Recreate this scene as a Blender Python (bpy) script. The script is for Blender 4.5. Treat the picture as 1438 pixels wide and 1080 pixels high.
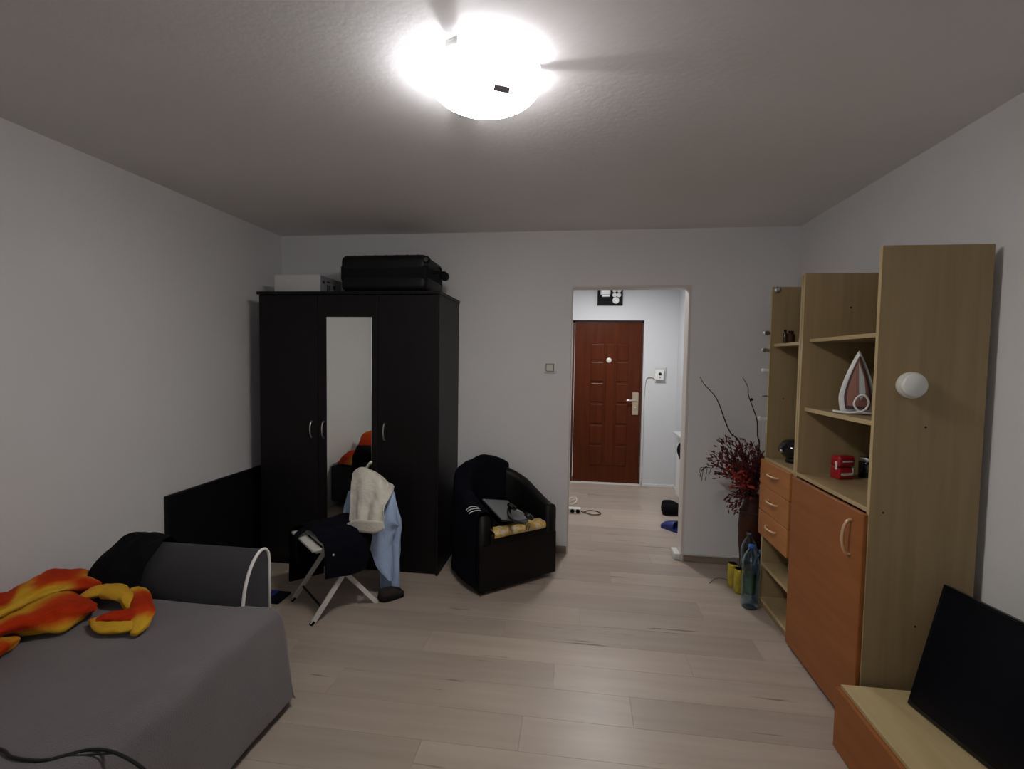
import bpy, bmesh, math, random
import numpy as np
from mathutils import Vector, Matrix, noise

random.seed(7)
for o in list(bpy.data.objects): bpy.data.objects.remove(o)
S = bpy.context.scene
COL = S.collection

# ------------------------------------------------------------------ camera
FPX, PITCH, YAW, ROLL, CH = 682.917, 0.0495, 0.1312, 0.0153, 1.5365
_F = Vector((-math.sin(YAW)*math.cos(PITCH), math.cos(YAW)*math.cos(PITCH), -math.sin(PITCH)))
_R = Vector((math.cos(YAW), math.sin(YAW), 0)); _U = _R.cross(_F)
_R2 = math.cos(ROLL)*_R + math.sin(ROLL)*_U
_U2 = -math.sin(ROLL)*_R + math.cos(ROLL)*_U
cam = bpy.data.cameras.new('camera'); camo = bpy.data.objects.new('camera', cam); COL.objects.link(camo)
cam.sensor_fit = 'HORIZONTAL'; cam.sensor_width = 36; cam.lens = FPX*36/1438; cam.clip_start = .02
m = Matrix.Identity(4)
for i in range(3):
    m[i][0] = _R2[i]; m[i][1] = _U2[i]; m[i][2] = -_F[i]
m[2][3] = CH
camo.matrix_world = m
S.camera = camo

# ------------------------------------------------------------------ world, light, exposure
W = bpy.data.worlds.new('world'); S.world = W; W.use_nodes = True
W.node_tree.nodes['Background'].inputs[0].default_value = (.74, .74, .77, 1)
W.node_tree.nodes['Background'].inputs[1].default_value = .52
S.view_settings.view_transform = 'Standard'; S.view_settings.look = 'None'
S.view_settings.gamma = 1; S.view_settings.use_curve_mapping = False
S.view_settings.exposure = 1.44
LAMP_C = Vector((-.338, 1.715, 2.55))
DOME_STRENGTH = 15
BULB_W = 3.6
HALL_W = 10
def light(name, kind, loc, power, color, size=.1, rot=(0, 0, 0)):
    l = bpy.data.lights.new(name, kind); l.energy = power; l.color = color
    if kind == 'AREA': l.shape = 'DISK'; l.size = size
    else: l.shadow_soft_size = size
    o = bpy.data.objects.new(name, l); o.location = loc; o.rotation_euler = rot; COL.objects.link(o); return o
light('hall_ceiling_light', 'AREA', (.3, 5.05, 2.5), HALL_W, (1.0, .985, .97), .32)
light('lamp_bulb', 'POINT', (LAMP_C.x-.085, LAMP_C.y, 2.508), BULB_W, (.96, .96, 1.0), .018)

# ------------------------------------------------------------------ measuring helpers (pixel -> point on a known plane)
def _ray(u, v): return _F + _R2*((u-719)/FPX) - _U2*((v-540)/FPX)
def at(u, v, x=None, y=None, z=None):
    d = _ray(u, v)
    if x is not None: t = x/d.x
    elif y is not None: t = y/d.y
    else: t = (z-CH)/d.z
    return Vector((0, 0, CH)) + d*t
def onplane(u, v, P, n):
    d = _ray(u, v); o = Vector((0, 0, CH)); t = (Vector(P)-o).dot(n)/d.dot(n); return o + d*t

# ------------------------------------------------------------------ materials
def mat(name, col, rough=.6, metal=0, var=0, vscale=(8, 8, 8), bump=0, bscale=60, col2=None, spec=.5, sheen=0, coat=0, trans=0, alpha=1, emit=None, emit_s=0, coord='Object'):
    M = bpy.data.materials.new(name); M.use_nodes = True
    n = M.node_tree.nodes; L = M.node_tree.links; b = n['Principled BSDF']
    b.inputs['Base Color'].default_value = (*col, 1); b.inputs['Roughness'].default_value = rough
    b.inputs['Metallic'].default_value = metal; b.inputs['Specular IOR Level'].default_value = spec
    b.inputs['Sheen Weight'].default_value = sheen; b.inputs['Coat Weight'].default_value = coat
    b.inputs['Transmission Weight'].default_value = trans; b.inputs['Alpha'].default_value = alpha
    if emit: b.inputs['Emission Color'].default_value = (*emit, 1); b.inputs['Emission Strength'].default_value = emit_s
    tc = n.new('ShaderNodeTexCoord')
    if var or col2:
        mp = n.new('ShaderNodeMapping'); mp.inputs['Scale'].default_value = vscale
        nz = n.new('ShaderNodeTexNoise'); nz.inputs['Scale'].default_value = 1; nz.inputs['Detail'].default_value = 6
        cr = n.new('ShaderNodeValToRGB')
        c2 = col2 if col2 else tuple(c*(1-var) for c in col)
        cr.color_ramp.elements[0].position = .35; cr.color_ramp.elements[1].position = .65
        cr.color_ramp.elements[0].color = (*c2, 1); cr.color_ramp.elements[1].color = (*col, 1)
        L.new(tc.outputs[coord], mp.inputs[0]); L.new(mp.outputs[0], nz.inputs['Vector'])
        L.new(nz.outputs['Fac'], cr.inputs[0]); L.new(cr.outputs[0], b.inputs['Base Color'])
    if bump:
        nb = n.new('ShaderNodeTexNoise'); nb.inputs['Scale'].default_value = bscale; nb.inputs['Detail'].default_value = 4
        bp = n.new('ShaderNodeBump'); bp.inputs['Strength'].default_value = bump; bp.inputs['Distance'].default_value = .01
        L.new(tc.outputs[coord], nb.inputs['Vector']); L.new(nb.outputs['Fac'], bp.inputs['Height']); L.new(bp.outputs[0], b.inputs['Normal'])
    return M

M = {}
M['wall'] = mat('wall_paint', (.75, .74, .75), .85, var=.03, vscale=(1.5, 1.5, 1.5), bump=.05, bscale=60, spec=.25)
M['ceil'] = mat('ceiling_paint', (.80, .775, .775), .85, var=.05, vscale=(1.2, 1.2, 1.2), bump=.10, bscale=40, spec=.3)
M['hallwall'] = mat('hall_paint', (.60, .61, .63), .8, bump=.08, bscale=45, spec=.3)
M['black_wood'] = mat('wenge_laminate', (.0056, .0042, .0045), .45, var=.35, vscale=(40, 40, 2), spec=.28)
M['black_panel'] = mat('black_board', (.006, .0055, .007), .6, spec=.2)
M['mirror'] = mat('mirror_glass', (.9, .93, .88), .015, 1)
M['silver'] = mat('brushed_steel', (.62, .62, .6), .28, 1)
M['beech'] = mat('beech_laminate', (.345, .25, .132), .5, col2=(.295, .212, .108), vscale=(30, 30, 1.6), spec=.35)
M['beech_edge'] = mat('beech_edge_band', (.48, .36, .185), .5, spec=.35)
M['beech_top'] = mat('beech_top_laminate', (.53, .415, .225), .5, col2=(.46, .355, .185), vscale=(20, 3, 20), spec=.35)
M['orange'] = mat('orange_alder', (.44, .175, .050), .5, col2=(.385, .148, .042), vscale=(14, 2.0, 24), spec=.22)
M['orange_dk'] = mat('reddish_alder', (.325, .112, .030), .5, col2=(.28, .094, .025), vscale=(14, 2.0, 20), spec=.22)
M['handle'] = mat('pale_handle', (.62, .42, .25), .35, .3)
M['sofa'] = mat('sofa_weave', (.030, .029, .034), .9, bump=.35, bscale=350, sheen=.04)
M['cover'] = mat('grey_cover', (.142, .128, .134), .92, col2=(.122, .104, .112), vscale=(3, 3, 3), bump=.4, bscale=260, sheen=.2)
M['piping'] = mat('white_piping', (.72, .70, .68), .7)
M['navy'] = mat('navy_cotton', (.0042, .0042, .0085), .9, bump=.3, bscale=90, sheen=.0, spec=.08)
M['blackcloth'] = mat('black_cloth', (.0045, .0045, .006), .95, bump=.3, bscale=120, spec=.12)
M['beige'] = mat('beige_linen', (.70, .655, .57), .9, var=.1, vscale=(14, 14, 14), bump=.3, bscale=70)
M['bluecloth'] = mat('light_blue_denim', (.43, .57, .84), .85, var=.14, vscale=(18, 18, 8), bump=.3, bscale=80)
M['whitepaint'] = mat('white_lacquer', (.66, .65, .60), .4)
M['leather'] = mat('black_leatherette', (.0045, .0038, .0036), .5, bump=.15, bscale=180, spec=.22)
M['blackplastic'] = mat('black_plastic', (.0045, .0045, .0055), .5, spec=.3)
M['blackgloss'] = mat('gloss_black', (.006, .006, .007), .12)
M['tv'] = mat('tv_screen', (.004, .004, .006), .22, spec=.3)
M['rubber'] = mat('black_rubber', (.005, .005, .006), .75, spec=.2)
M['laptop'] = mat('laptop_silver', (.235, .25, .26), .45, .15)
M['white'] = mat('white_plastic', (.74, .74, .72), .35)
M['offwhite'] = mat('cream_plastic', (.66, .64, .58), .4)
M['card'] = mat('white_card', (.62, .61, .60), .8)
M['cardside'] = mat('grey_card', (.30, .30, .33), .8)
M['ink'] = mat('dark_ink', (.03, .03, .04), .8)
M['doorwood'] = mat('red_brown_door', (.088, .019, .005), .3, col2=(.066, .013, .0035), vscale=(24, 24, 2), spec=.16)
M['doorframe'] = mat('door_frame_brown', (.07, .018, .008), .35)
M['brass'] = mat('brushed_brass', (.72, .62, .42), .3, 1)
M['baseb'] = mat('baseboard_oak', (.27, .22, .17), .55, var=.2, vscale=(3, 20, 20))
M['basew'] = mat('baseboard_white', (.66, .65, .63), .5)
M['trim'] = mat('corner_bead', (.66, .60, .56), .55)
M['red'] = mat('red_plastic', (.38, .012, .018), .3)
M['vase'] = mat('brown_ceramic', (.060, .018, .010), .55, var=.4, vscale=(9, 9, 5), spec=.2)
M['stem'] = mat('dark_twig', (.030, .017, .013), .8)
M['leaf_red'] = mat('dried_red_leaf', (.18, .016, .020), .75, col2=(.07, .012, .016), vscale=(30, 30, 30))
M['flower'] = mat('orange_red_bloom', (.40, .035, .014), .7, col2=(.22, .018, .014), vscale=(25, 25, 25))
M['can'] = mat('yellow_can', (.62, .50, .04), .35, .2, col2=(.36, .29, .03), vscale=(30, 30, 14))
M['canlid'] = mat('aluminium', (.6, .6, .58), .3, 1)
M['pet'] = mat('blue_pet', (.66, .85, .96), .03, trans=1.0, spec=.5)
M['pet_dark'] = mat('deep_blue_pet', (.20, .36, .85), .05, trans=1.0)
M['pet_green'] = mat('green_print', (.05, .16, .07), .5)
M['bluecap'] = mat('blue_cap', (.02, .14, .52), .4)
M['bluerubber'] = mat('blue_rubber', (.008, .022, .16), .45)
M['copper'] = mat('copper_sole', (.24, .105, .075), .3, .6)
M['iron_dark'] = mat('maroon_trim', (.065, .016, .018), .35)
M['iron_grey'] = mat('pale_grey_plastic', (.50, .52, .52), .35)
M['brownglass'] = mat('brown_glass', (.06, .035, .02), .15, trans=.3)
M['clearplastic'] = mat('clear_plastic', (.75, .75, .72), .12, trans=.6)
M['seam'] = mat('joint_dark', (.20, .17, .15), .9)
M['hole'] = mat('dark_hole', (.01, .008, .006), .9)
M['twigdry'] = mat('dry_stick', (.16, .12, .09), .8)
M['cableblack'] = mat('cable_black', (.006, .006, .006), .5)
M['cablewhite'] = mat('cable_white', (.66, .64, .58), .5)
M['dome'] = mat('opal_glass_lit', (.8, .8, .8), .3, emit=(1.0, .968, .915), emit_s=DOME_STRENGTH)
def dome_fade():
    # the glass is brightest round the bulbs and dimmer towards its rim
    n = M['dome'].node_tree.nodes; L = M['dome'].node_tree.links
    tc = n.new('ShaderNodeTexCoord'); sp_ = n.new('ShaderNodeSeparateXYZ'); L.new(tc.outputs['Object'], sp_.inputs[0])
    mr = n.new('ShaderNodeMapRange'); mr.inputs['From Min'].default_value = -.055; mr.inputs['From Max'].default_value = -.12
    mr.inputs['To Min'].default_value = DOME_STRENGTH*.03; mr.inputs['To Max'].default_value = DOME_STRENGTH*1.75
    L.new(sp_.outputs['Z'], mr.inputs['Value']); 
    geo = n.new('ShaderNodeNewGeometry'); inv = n.new('ShaderNodeMath'); inv.operation = 'SUBTRACT'; inv.inputs[0].default_value = 1; L.new(geo.outputs['Backfacing'], inv.inputs[1])
    mu = n.new('ShaderNodeMath'); mu.operation = 'MULTIPLY'; L.new(mr.outputs[0], mu.inputs[0]); L.new(inv.outputs[0], mu.inputs[1])
    L.new(mu.outputs[0], n['Principled BSDF'].inputs['Emission Strength'])
dome_fade()
M['clipgrey'] = mat('clip_grey', (.10, .10, .11), .45, .5)
M['tabgrey'] = mat('tab_grey', (.36, .34, .38), .5)
M['brownshoe'] = mat('dark_brown_suede', (.018, .011, .010), .85)

def floor_mat():
    X = bpy.data.materials.new('oak_laminate'); X.use_nodes = True
    n = X.node_tree.nodes; L = X.node_tree.links; b = n['Principled BSDF']
    tc = n.new('ShaderNodeTexCoord'); oi = n.new('ShaderNodeObjectInfo')
    mul = n.new('ShaderNodeVectorMath'); mul.operation = 'SCALE'; mul.inputs[0].default_value = (37, 91, 53)
    L.new(oi.outputs['Random'], mul.inputs['Scale'])
    add = n.new('ShaderNodeVectorMath'); L.new(tc.outputs['Object'], add.inputs[0]); L.new(mul.outputs[0], add.inputs[1])
    def nz(scale, det, rough=.55):
        mp = n.new('ShaderNodeMapping'); mp.inputs['Scale'].default_value = scale
        t = n.new('ShaderNodeTexNoise'); t.inputs['Scale'].default_value = 1; t.inputs['Detail'].default_value = det; t.inputs['Roughness'].default_value = rough
        L.new(add.outputs[0], mp.inputs[0]); L.new(mp.outputs[0], t.inputs['Vector']); return t
    g = nz((1.6, 16, 1), 7); c1 = n.new('ShaderNodeValToRGB')
    c1.color_ramp.elements[0].position = .3; c1.color_ramp.elements[0].color = (.375, .305, .252, 1)
    c1.color_ramp.elements[1].position = .7; c1.color_ramp.elements[1].color = (.435, .362, .306, 1)
    L.new(g.outputs['Fac'], c1.inputs[0])
    k = nz((1.5, 20, 1), 3, .6); c2 = n.new('ShaderNodeValToRGB')
    c2.color_ramp.elements[0].position = .292; c2.color_ramp.elements[0].color = (.42, .36, .32, 1)
    c2.color_ramp.elements[1].position = .345; c2.color_ramp.elements[1].color = (1, 1, 1, 1)
    L.new(k.outputs['Fac'], c2.inputs[0])
    mx = n.new('ShaderNodeMixRGB'); mx.blend_type = 'MULTIPLY'; mx.inputs[0].default_value = 1
    L.new(c1.outputs[0], mx.inputs[1]); L.new(c2.outputs[0], mx.inputs[2])
    mr = n.new('ShaderNodeMapRange'); mr.inputs['To Min'].default_value = .86; mr.inputs['To Max'].default_value = 1.06
    L.new(oi.outputs['Random'], mr.inputs['Value'])
    m2 = n.new('ShaderNodeVectorMath'); m2.operation = 'SCALE'; L.new(mx.outputs[0], m2.inputs[0]); L.new(mr.outputs[0], m2.inputs['Scale'])
    L.new(m2.outputs[0], b.inputs['Base Color'])
    b.inputs['Roughness'].default_value = .36; b.inputs['Specular IOR Level'].default_value = .45
    bp = n.new('ShaderNodeBump'); bp.inputs['Strength'].default_value = .05; bp.inputs['Distance'].default_value = .005
    L.new(g.outputs['Fac'], bp.inputs['Height']); L.new(bp.outputs[0], b.inputs['Normal'])
    return X
M['floor'] = floor_mat()
def pane_mat():
    X = bpy.data.materials.new('fill_window_glass'); X.use_nodes = True
    n = X.node_tree.nodes; L = X.node_tree.links; n.remove(n['Principled BSDF'])
    t = n.new('ShaderNodeBsdfTransparent'); t.inputs[0].default_value = (.95, .97, .97, 1)
    g = n.new('ShaderNodeBsdfGlossy'); g.inputs['Roughness'].default_value = .02
    fr = n.new('ShaderNodeFresnel'); fr.inputs[0].default_value = 1.3
    mx = n.new('ShaderNodeMixShader'); L.new(fr.outputs[0], mx.inputs[0]); L.new(t.outputs[0], mx.inputs[1]); L.new(g.outputs[0], mx.inputs[2])
    L.new(mx.outputs[0], n['Material Output'].inputs['Surface']); return X
M['pane'] = pane_mat()

def blanket_mat():
    X = bpy.data.materials.new('orange_yellow_fleece'); X.use_nodes = True
    n = X.node_tree.nodes; L = X.node_tree.links; b = n['Principled BSDF']
    tc = n.new('ShaderNodeTexCoord')
    uv = n.new('ShaderNodeAttribute'); uv.attribute_name = 'band'; 
    nz = n.new('ShaderNodeTexNoise'); nz.inputs['Scale'].default_value = 14; nz.inputs['Detail'].default_value = 3
    L.new(tc.outputs['Object'], nz.inputs['Vector'])
    a = n.new('ShaderNodeMath'); a.operation = 'MULTIPLY_ADD'; a.inputs[1].default_value = .30
    L.new(nz.outputs['Fac'], a.inputs[0]); L.new(uv.outputs['Fac'], a.inputs[2])
    cr = n.new('ShaderNodeValToRGB'); e = cr.color_ramp.elements
    e[0].position = .16; e[0].color = (.58, .35, .030, 1); e[1].position = .98; e[1].color = (.40, .022, .003, 1)
    for p, c in ((.38, (.60, .33, .022, 1)), (.54, (.56, .17, .012, 1)), (.72, (.48, .042, .004, 1))):
        k = e.new(p); k.color = c
    L.new(a.outputs[0], cr.inputs[0]); L.new(cr.outputs[0], b.inputs['Base Color'])
    b.inputs['Roughness'].default_value = .95; b.inputs['Sheen Weight'].default_value = .06; b.inputs['Specular IOR Level'].default_value = .15; b.inputs['Sheen Tint'].default_value = (.9, .5, .1, 1)
    nb = n.new('ShaderNodeTexNoise'); nb.inputs['Scale'].default_value = 160
    bp = n.new('ShaderNodeBump'); bp.inputs['Strength'].default_value = .4; bp.inputs['Distance'].default_value = .006
    L.new(tc.outputs['Object'], nb.inputs['Vector']); L.new(nb.outputs['Fac'], bp.inputs['Height']); L.new(bp.outputs[0], b.inputs['Normal'])
    return X
M['blanket'] = blanket_mat()

def pattern_mat():
    X = bpy.data.materials.new('yellow_floral_cloth'); X.use_nodes = True
    n = X.node_tree.nodes; L = X.node_tree.links; b = n['Principled BSDF']
    tc = n.new('ShaderNodeTexCoord'); v = n.new('ShaderNodeTexNoise'); v.inputs['Scale'].default_value = 45; v.inputs['Detail'].default_value = 2
    cr = n.new('ShaderNodeValToRGB'); cr.color_ramp.elements[0].position = .45; cr.color_ramp.elements[0].color = (.62, .36, .03, 1)
    cr.color_ramp.elements[1].position = .56; cr.color_ramp.elements[1].color = (.60, .52, .36, 1)
    L.new(tc.outputs['Object'], v.inputs['Vector']); L.new(v.outputs['Fac'], cr.inputs[0]); L.new(cr.outputs[0], b.inputs['Base Color'])
    b.inputs['Roughness'].default_value = .9
    return X
M['floral'] = pattern_mat()

# ------------------------------------------------------------------ object helpers
def wloc(o):
    v = Vector((0, 0, 0))
    while o is not None: v = v + o.location; o = o.parent
    return v
def thing(name, label, cat, loc=(0, 0, 0), group=None):
    o = bpy.data.objects.new(name, None); COL.objects.link(o); o.location = loc
    o.empty_display_size = .05
    o['label'] = label; o['category'] = cat
    if group: o['group'] = group
    return o
def tag(o, label, cat, group=None):
    o['label'] = label; o['category'] = cat
    if group: o['group'] = group
    return o

class MB:
    """collects shapes given in room coordinates and links them as ONE mesh object"""
    def __init__(s): s.bm = bmesh.new()
    def box(s, a, b, bev=0, seg=2, mtx=None):
        a = Vector(a); b = Vector(b); t = bmesh.new()
        bmesh.ops.create_cube(t, size=1)
        sz = b-a; ce = (a+b)/2
        for v in t.verts: v.co = Vector((v.co.x*sz.x, v.co.y*sz.y, v.co.z*sz.z))
        if bev: bmesh.ops.bevel(t, geom=t.edges[:], offset=min(bev, .49*min(abs(sz.x), abs(sz.y), abs(sz.z))), segments=seg, profile=.5, affect='EDGES')
        for v in t.verts: v.co = (mtx @ (v.co + ce)) if mtx else (v.co + ce)
        return s._merge(t)
    def _merge(s, t):
        me = bpy.data.meshes.new('tmp'); t.to_mesh(me); t.free(); s.bm.from_mesh(me); bpy.data.meshes.remove(me); return s
    def obox(s, o, ax, ay, az, sx, sy, sz, bev=0, seg=2):
        """box spanned from point o along unit axes: s? = (lo, hi)"""
        mt = Matrix(((ax[0], ay[0], az[0], o[0]), (ax[1], ay[1], az[1], o[1]), (ax[2], ay[2], az[2], o[2]), (0, 0, 0, 1)))
        return s.box((sx[0], sy[0], sz[0]), (sx[1], sy[1], sz[1]), bev, seg, mt)
    def bar(s, p, q, w, h, up=(0, 0, 1), bev=.002):
        p = Vector(p); q = Vector(q); d = (q-p); L = d.length; d.normalize()
        side = d.cross(Vector(up)).normalized(); u = side.cross(d)
        return s.obox(p, d, side, u, (0, L), (-w/2, w/2), (-h/2, h/2), bev)
    def tube(s, pts, r, n=8, closed=False, flat=None, cap=True):
        pts = [Vector(p) for p in pts]; N = len(pts)
        rs = r if isinstance(r, (list, tuple)) else [r]*N
        rings = []; nrm = None
        for i, p in enumerate(pts):
            a = pts[(i-1) % N] if (i or closed) else p; b = pts[(i+1) % N] if (i < N-1 or closed) else p
            t = (b-a); t = t.normalized() if t.length > 1e-9 else Vector((0, 0, 1))
            if nrm is None:
                nrm = t.cross(Vector((0, 0, 1)))
                if nrm.length < .1: nrm = t.cross(Vector((1, 0, 0)))
            nrm = (nrm - t*nrm.dot(t)).normalized(); bi = t.cross(nrm)
            ring = []
            for k in range(n):
                an = 2*math.pi*k/n
                ca, sa = math.cos(an), math.sin(an)
                if flat: ring.append(s.bm.verts.new(p + (nrm*ca*flat[0] + bi*sa*flat[1])*rs[i]))
                else: ring.append(s.bm.verts.new(p + (nrm*ca + bi*sa)*rs[i]))
            rings.append(ring)
        for i in range(N if closed else N-1):
            A, B = rings[i], rings[(i+1) % N]
            for k in range(n): s.bm.faces.new((A[k], A[(k+1) % n], B[(k+1) % n], B[k]))
        if not closed and cap:
            s.bm.faces.new(list(reversed(rings[0]))); s.bm.faces.new(rings[-1])
        return s
    def lathe(s, prof, c, n=24, axis=(0, 0, 1), sx=1, sy=1, cap=True):
        """prof = [(r, h)...] turned about axis through c"""
        az = Vector(axis).normalized(); ax = az.orthogonal().normalized()
        if abs(az.z) > .99: ax = Vector((1, 0, 0))
        ay = az.cross(ax); c = Vector(c); rings = []
        for r, h in prof:
            rings.append([s.bm.verts.new(c + az*h + ax*math.cos(2*math.pi*k/n)*r*sx + ay*math.sin(2*math.pi*k/n)*r*sy) for k in range(n)])
        for A, B in zip(rings, rings[1:]):
            for k in range(n): s.bm.faces.new((A[k], A[(k+1) % n], B[(k+1) % n], B[k]))
        if cap:
            if prof[0][0] > 1e-6: s.bm.faces.new(list(reversed(rings[0])))
            if prof[-1][0] > 1e-6: s.bm.faces.new(rings[-1])
        return s
    def cyl(s, p, q, r, n=16, bev=0):
        p = Vector(p); q = Vector(q); d = q-p; L = d.length
        b = bev
        pr = [(r-b, 0), (r, b), (r, L-b), (r-b, L)] if b else [(r, 0), (r, L)]
        return s.lathe(pr, p, n, d)
    def prism(s, poly, ex):
        """closed polygon (3D points) extruded by vector ex"""
        ex = Vector(ex); A = [s.bm.verts.new(Vector(p)) for p in poly]; B = [s.bm.verts.new(Vector(p)+ex) for p in poly]
        n = len(A); s.bm.faces.new(A); s.bm.faces.new(list(reversed(B)))
        for k in range(n): s.bm.faces.new((A[(k+1) % n], A[k], B[k], B[(k+1) % n]))
        return s
    def grid(s, P, attr=None):
        V = [[s.bm.verts.new(Vector(p)) for p in row] for row in P]
        for i in range(len(V)-1):
            for j in range(len(V[0])-1): s.bm.faces.new((V[i][j], V[i][j+1], V[i+1][j+1], V[i+1][j]))
        return s
    def build(s, name, m, parent=None, smooth=False, solid=0, sub=0, bev=0, offset=0, weld=False):
        if weld: bmesh.ops.remove_doubles(s.bm, verts=s.bm.verts, dist=1e-5)
        bmesh.ops.recalc_face_normals(s.bm, faces=s.bm.faces)
        me = bpy.data.meshes.new(name)
        if parent is not None:
            off = wloc(parent)
            for v in s.bm.verts: v.co -= off
        s.bm.to_mesh(me); s.bm.free()
        o = bpy.data.objects.new(name, me); COL.objects.link(o)
        me.materials.append(M[m] if isinstance(m, str) else m)
        if parent is not None: o.parent = parent
        if smooth:
            for p in me.polygons: p.use_smooth = True
        if bev:
            b = o.modifiers.new('bevel', 'BEVEL'); b.width = bev; b.segments = 2; b.limit_method = 'ANGLE'
        if solid:
            k = o.modifiers.new('solid', 'SOLIDIFY'); k.thickness = solid; k.offset = offset
        if sub:
            k = o.modifiers.new('sub', 'SUBSURF'); k.levels = sub; k.render_levels = sub
        return o
def place(o, parent=None):
    """move a top-level mesh's origin to the middle of its base"""
    me = o.data; cs = [v.co for v in me.vertices]
    lo = Vector((min(c[i] for c in cs) for i in range(3))); hi = Vector((max(c[i] for c in cs) for i in range(3)))
    b = Vector(((lo.x+hi.x)/2, (lo.y+hi.y)/2, lo.z))
    for v in me.vertices: v.co -= b
    o.location = b; return o
def struct(o): o['kind'] = 'structure'; return o

def cr1(P, n):
    """Catmull-Rom through points, n samples per span"""
    P = [Vector(p) for p in P]; out = []
    for i in range(len(P)-1):
        p0 = P[max(i-1, 0)]; p1 = P[i]; p2 = P[i+1]; p3 = P[min(i+2, len(P)-1)]
        for k in range(n):
            t = k/n; out.append(.5*((2*p1)+(p2-p0)*t+(2*p0-5*p1+4*p2-p3)*t*t+(3*p1-p0-3*p2+p3)*t**3))
    out.append(P[-1]); return out
def cr2(G, nu, nv):
    rows = [cr1(r, nu) for r in G]
    cols = [cr1([rows[i][j] for i in range(len(rows))], nv) for j in range(len(rows[0]))]
    return [[cols[j][i] for j in range(len(cols))] for i in range(len(cols[0]))]
def wrinkle(P, amp, freq, seed=0, dirn=None):
    """push a grid of points along its normals by smooth noise"""
    out = []
    n, mm = len(P), len(P[0])
    for i in range(n):
        row = []
        for j in range(mm):
            a = P[min(i+1, n-1)][j]-P[max(i-1, 0)][j]; b = P[i][min(j+1, mm-1)]-P[i][max(j-1, 0)]
            nn = a.cross(b); nn = nn.normalized() if nn.length > 1e-9 else Vector((0, 0, 1))
            q = P[i][j]
            f = freq if isinstance(freq, (tuple, list)) else (freq,)*3
            h = noise.noise(Vector((q.x*f[0]+seed*7.1, q.y*f[1]+seed*3.3, q.z*f[2])))
            h += .5*noise.noise(Vector((q.x*f[0]*2.1+seed*5.1, q.y*f[1]*2.1, q.z*f[2]*2.1)))
            row.append(q + nn*h*amp)
        out.append(row)
    return out

# ------------------------------------------------------------------ room shell
XL, XR, YB, H = -2.487, 1.606, 3.855, 2.55
YB2 = 3.985; OX0, OX1, OZ = -.039, .838, 2.114
YF = -.95; YE = 6.13; HX1 = 1.215; HX0 = -1.0
floor = struct(MB().box((XL-.15, YF-.15, -.16), (XR+.15, YE+.4, -.009)).build('floor', 'seam'))
# laminate planks, one object each
PW, PL = .193, 1.38
def plank_mesh(L, w):
    b = MB(); b.box((.0003, .0003, -.009), (L-.0003, w-.0003, 0), .0006, 1)
    bmesh.ops.recalc_face_normals(b.bm, faces=b.bm.faces)
    me = bpy.data.meshes.new('plank'); b.bm.to_mesh(me); b.bm.free(); me.materials.append(M['floor']); return me
cache = {}
y = YE+.14 - PW; r = 0
offs = [0, .47, .86, .22, .65, 1.05, .35]
while y > YF:
    lo, hi = (XL, XR) if y < YB2 else (HX0, HX1+.3)
    x = lo - offs[r % 7]
    while x < hi:
        a, b_ = max(x, lo), min(x+PL, hi)
        if b_-a > .02:
            key = round(b_-a, 4)
            if key not in cache: cache[key] = plank_mesh(b_-a, PW)
            o = bpy.data.objects.new('plank', cache[key]); COL.objects.link(o); o.parent = floor; o.location = (a, y, 0)
        x += PL
    y -= PW; r += 1
struct(MB().box((XL-.15, YF-.15, H), (XR+.15, YB2, H+.15)).build('ceiling', 'ceil'))
struct(MB().box((HX0-.15, YB2, H), (HX1+.3, YE+.4, H+.15)).build('ceiling_hall', 'hallwall'))
struct(MB().box((XL-.15, YF-.15, -.009), (XL, YB2, H)).build('wall_left', 'wall'))
struct(MB().box((XR, YF-.15, -.009), (XR+.15, YB2, H)).build('wall_right', 'wall'))
WX0, WX1, WZ0, WZ1 = -1.4, .5, .9, 2.3
struct(MB().box((XL, YF-.15, -.009), (WX0, YF, H)).box((WX1, YF-.15, -.009), (XR, YF, H)).box((WX0, YF-.15, -.009), (WX1, YF, WZ0)).box((WX0, YF-.15, WZ1), (WX1, YF, H)).build('wall_front', 'wall'))
win = struct(MB().box((WX0, YF-.11, WZ0), (WX0+.06, YF-.05, WZ1)).box((WX1-.06, YF-.11, WZ0), (WX1, YF-.05, WZ1)).box((WX0, YF-.11, WZ0), (WX1, YF-.05, WZ0+.06)).box((WX0, YF-.11, WZ1-.06), (WX1, YF-.05, WZ1)).box((-.48, YF-.11, WZ0), (-.42, YF-.05, WZ1)).build('fill_window_1', 'white'))  # unseen window, added behind the camera to let in fill light
MB().box((WX0+.06, YF-.083, WZ0+.06), (-.48, YF-.078, WZ1-.06)).build('pane', 'pane', win)
MB().box((-.42, YF-.083, WZ0+.06), (WX1-.06, YF-.078, WZ1-.06)).build('pane', 'pane', win)
struct(MB().box((XL, YB, 0), (OX0, YB2, H)).box((OX1, YB, 0), (XR, YB2, H)).box((OX0, YB, OZ), (OX1, YB2, H)).build('wall_back', 'wall'))
struct(MB().box((HX0-.1, YB2, 0), (HX0, YE, H)).build('wall_hall_left', 'hallwall'))
struct(MB().box((HX1, YB2, 0), (HX1+.1, YE, H)).build('wall_hall_right', 'hallwall'))
DX0, DX1, DZ = -.055, .812, 2.05
struct(MB().box((HX0, YE, 0), (DX0, YE+.3, H)).box((DX1, YE, 0), (HX1+.1, YE+.3, H)).box((DX0, YE, DZ), (DX1, YE+.3, H)).build('wall_hall_end', 'hallwall'))
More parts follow.
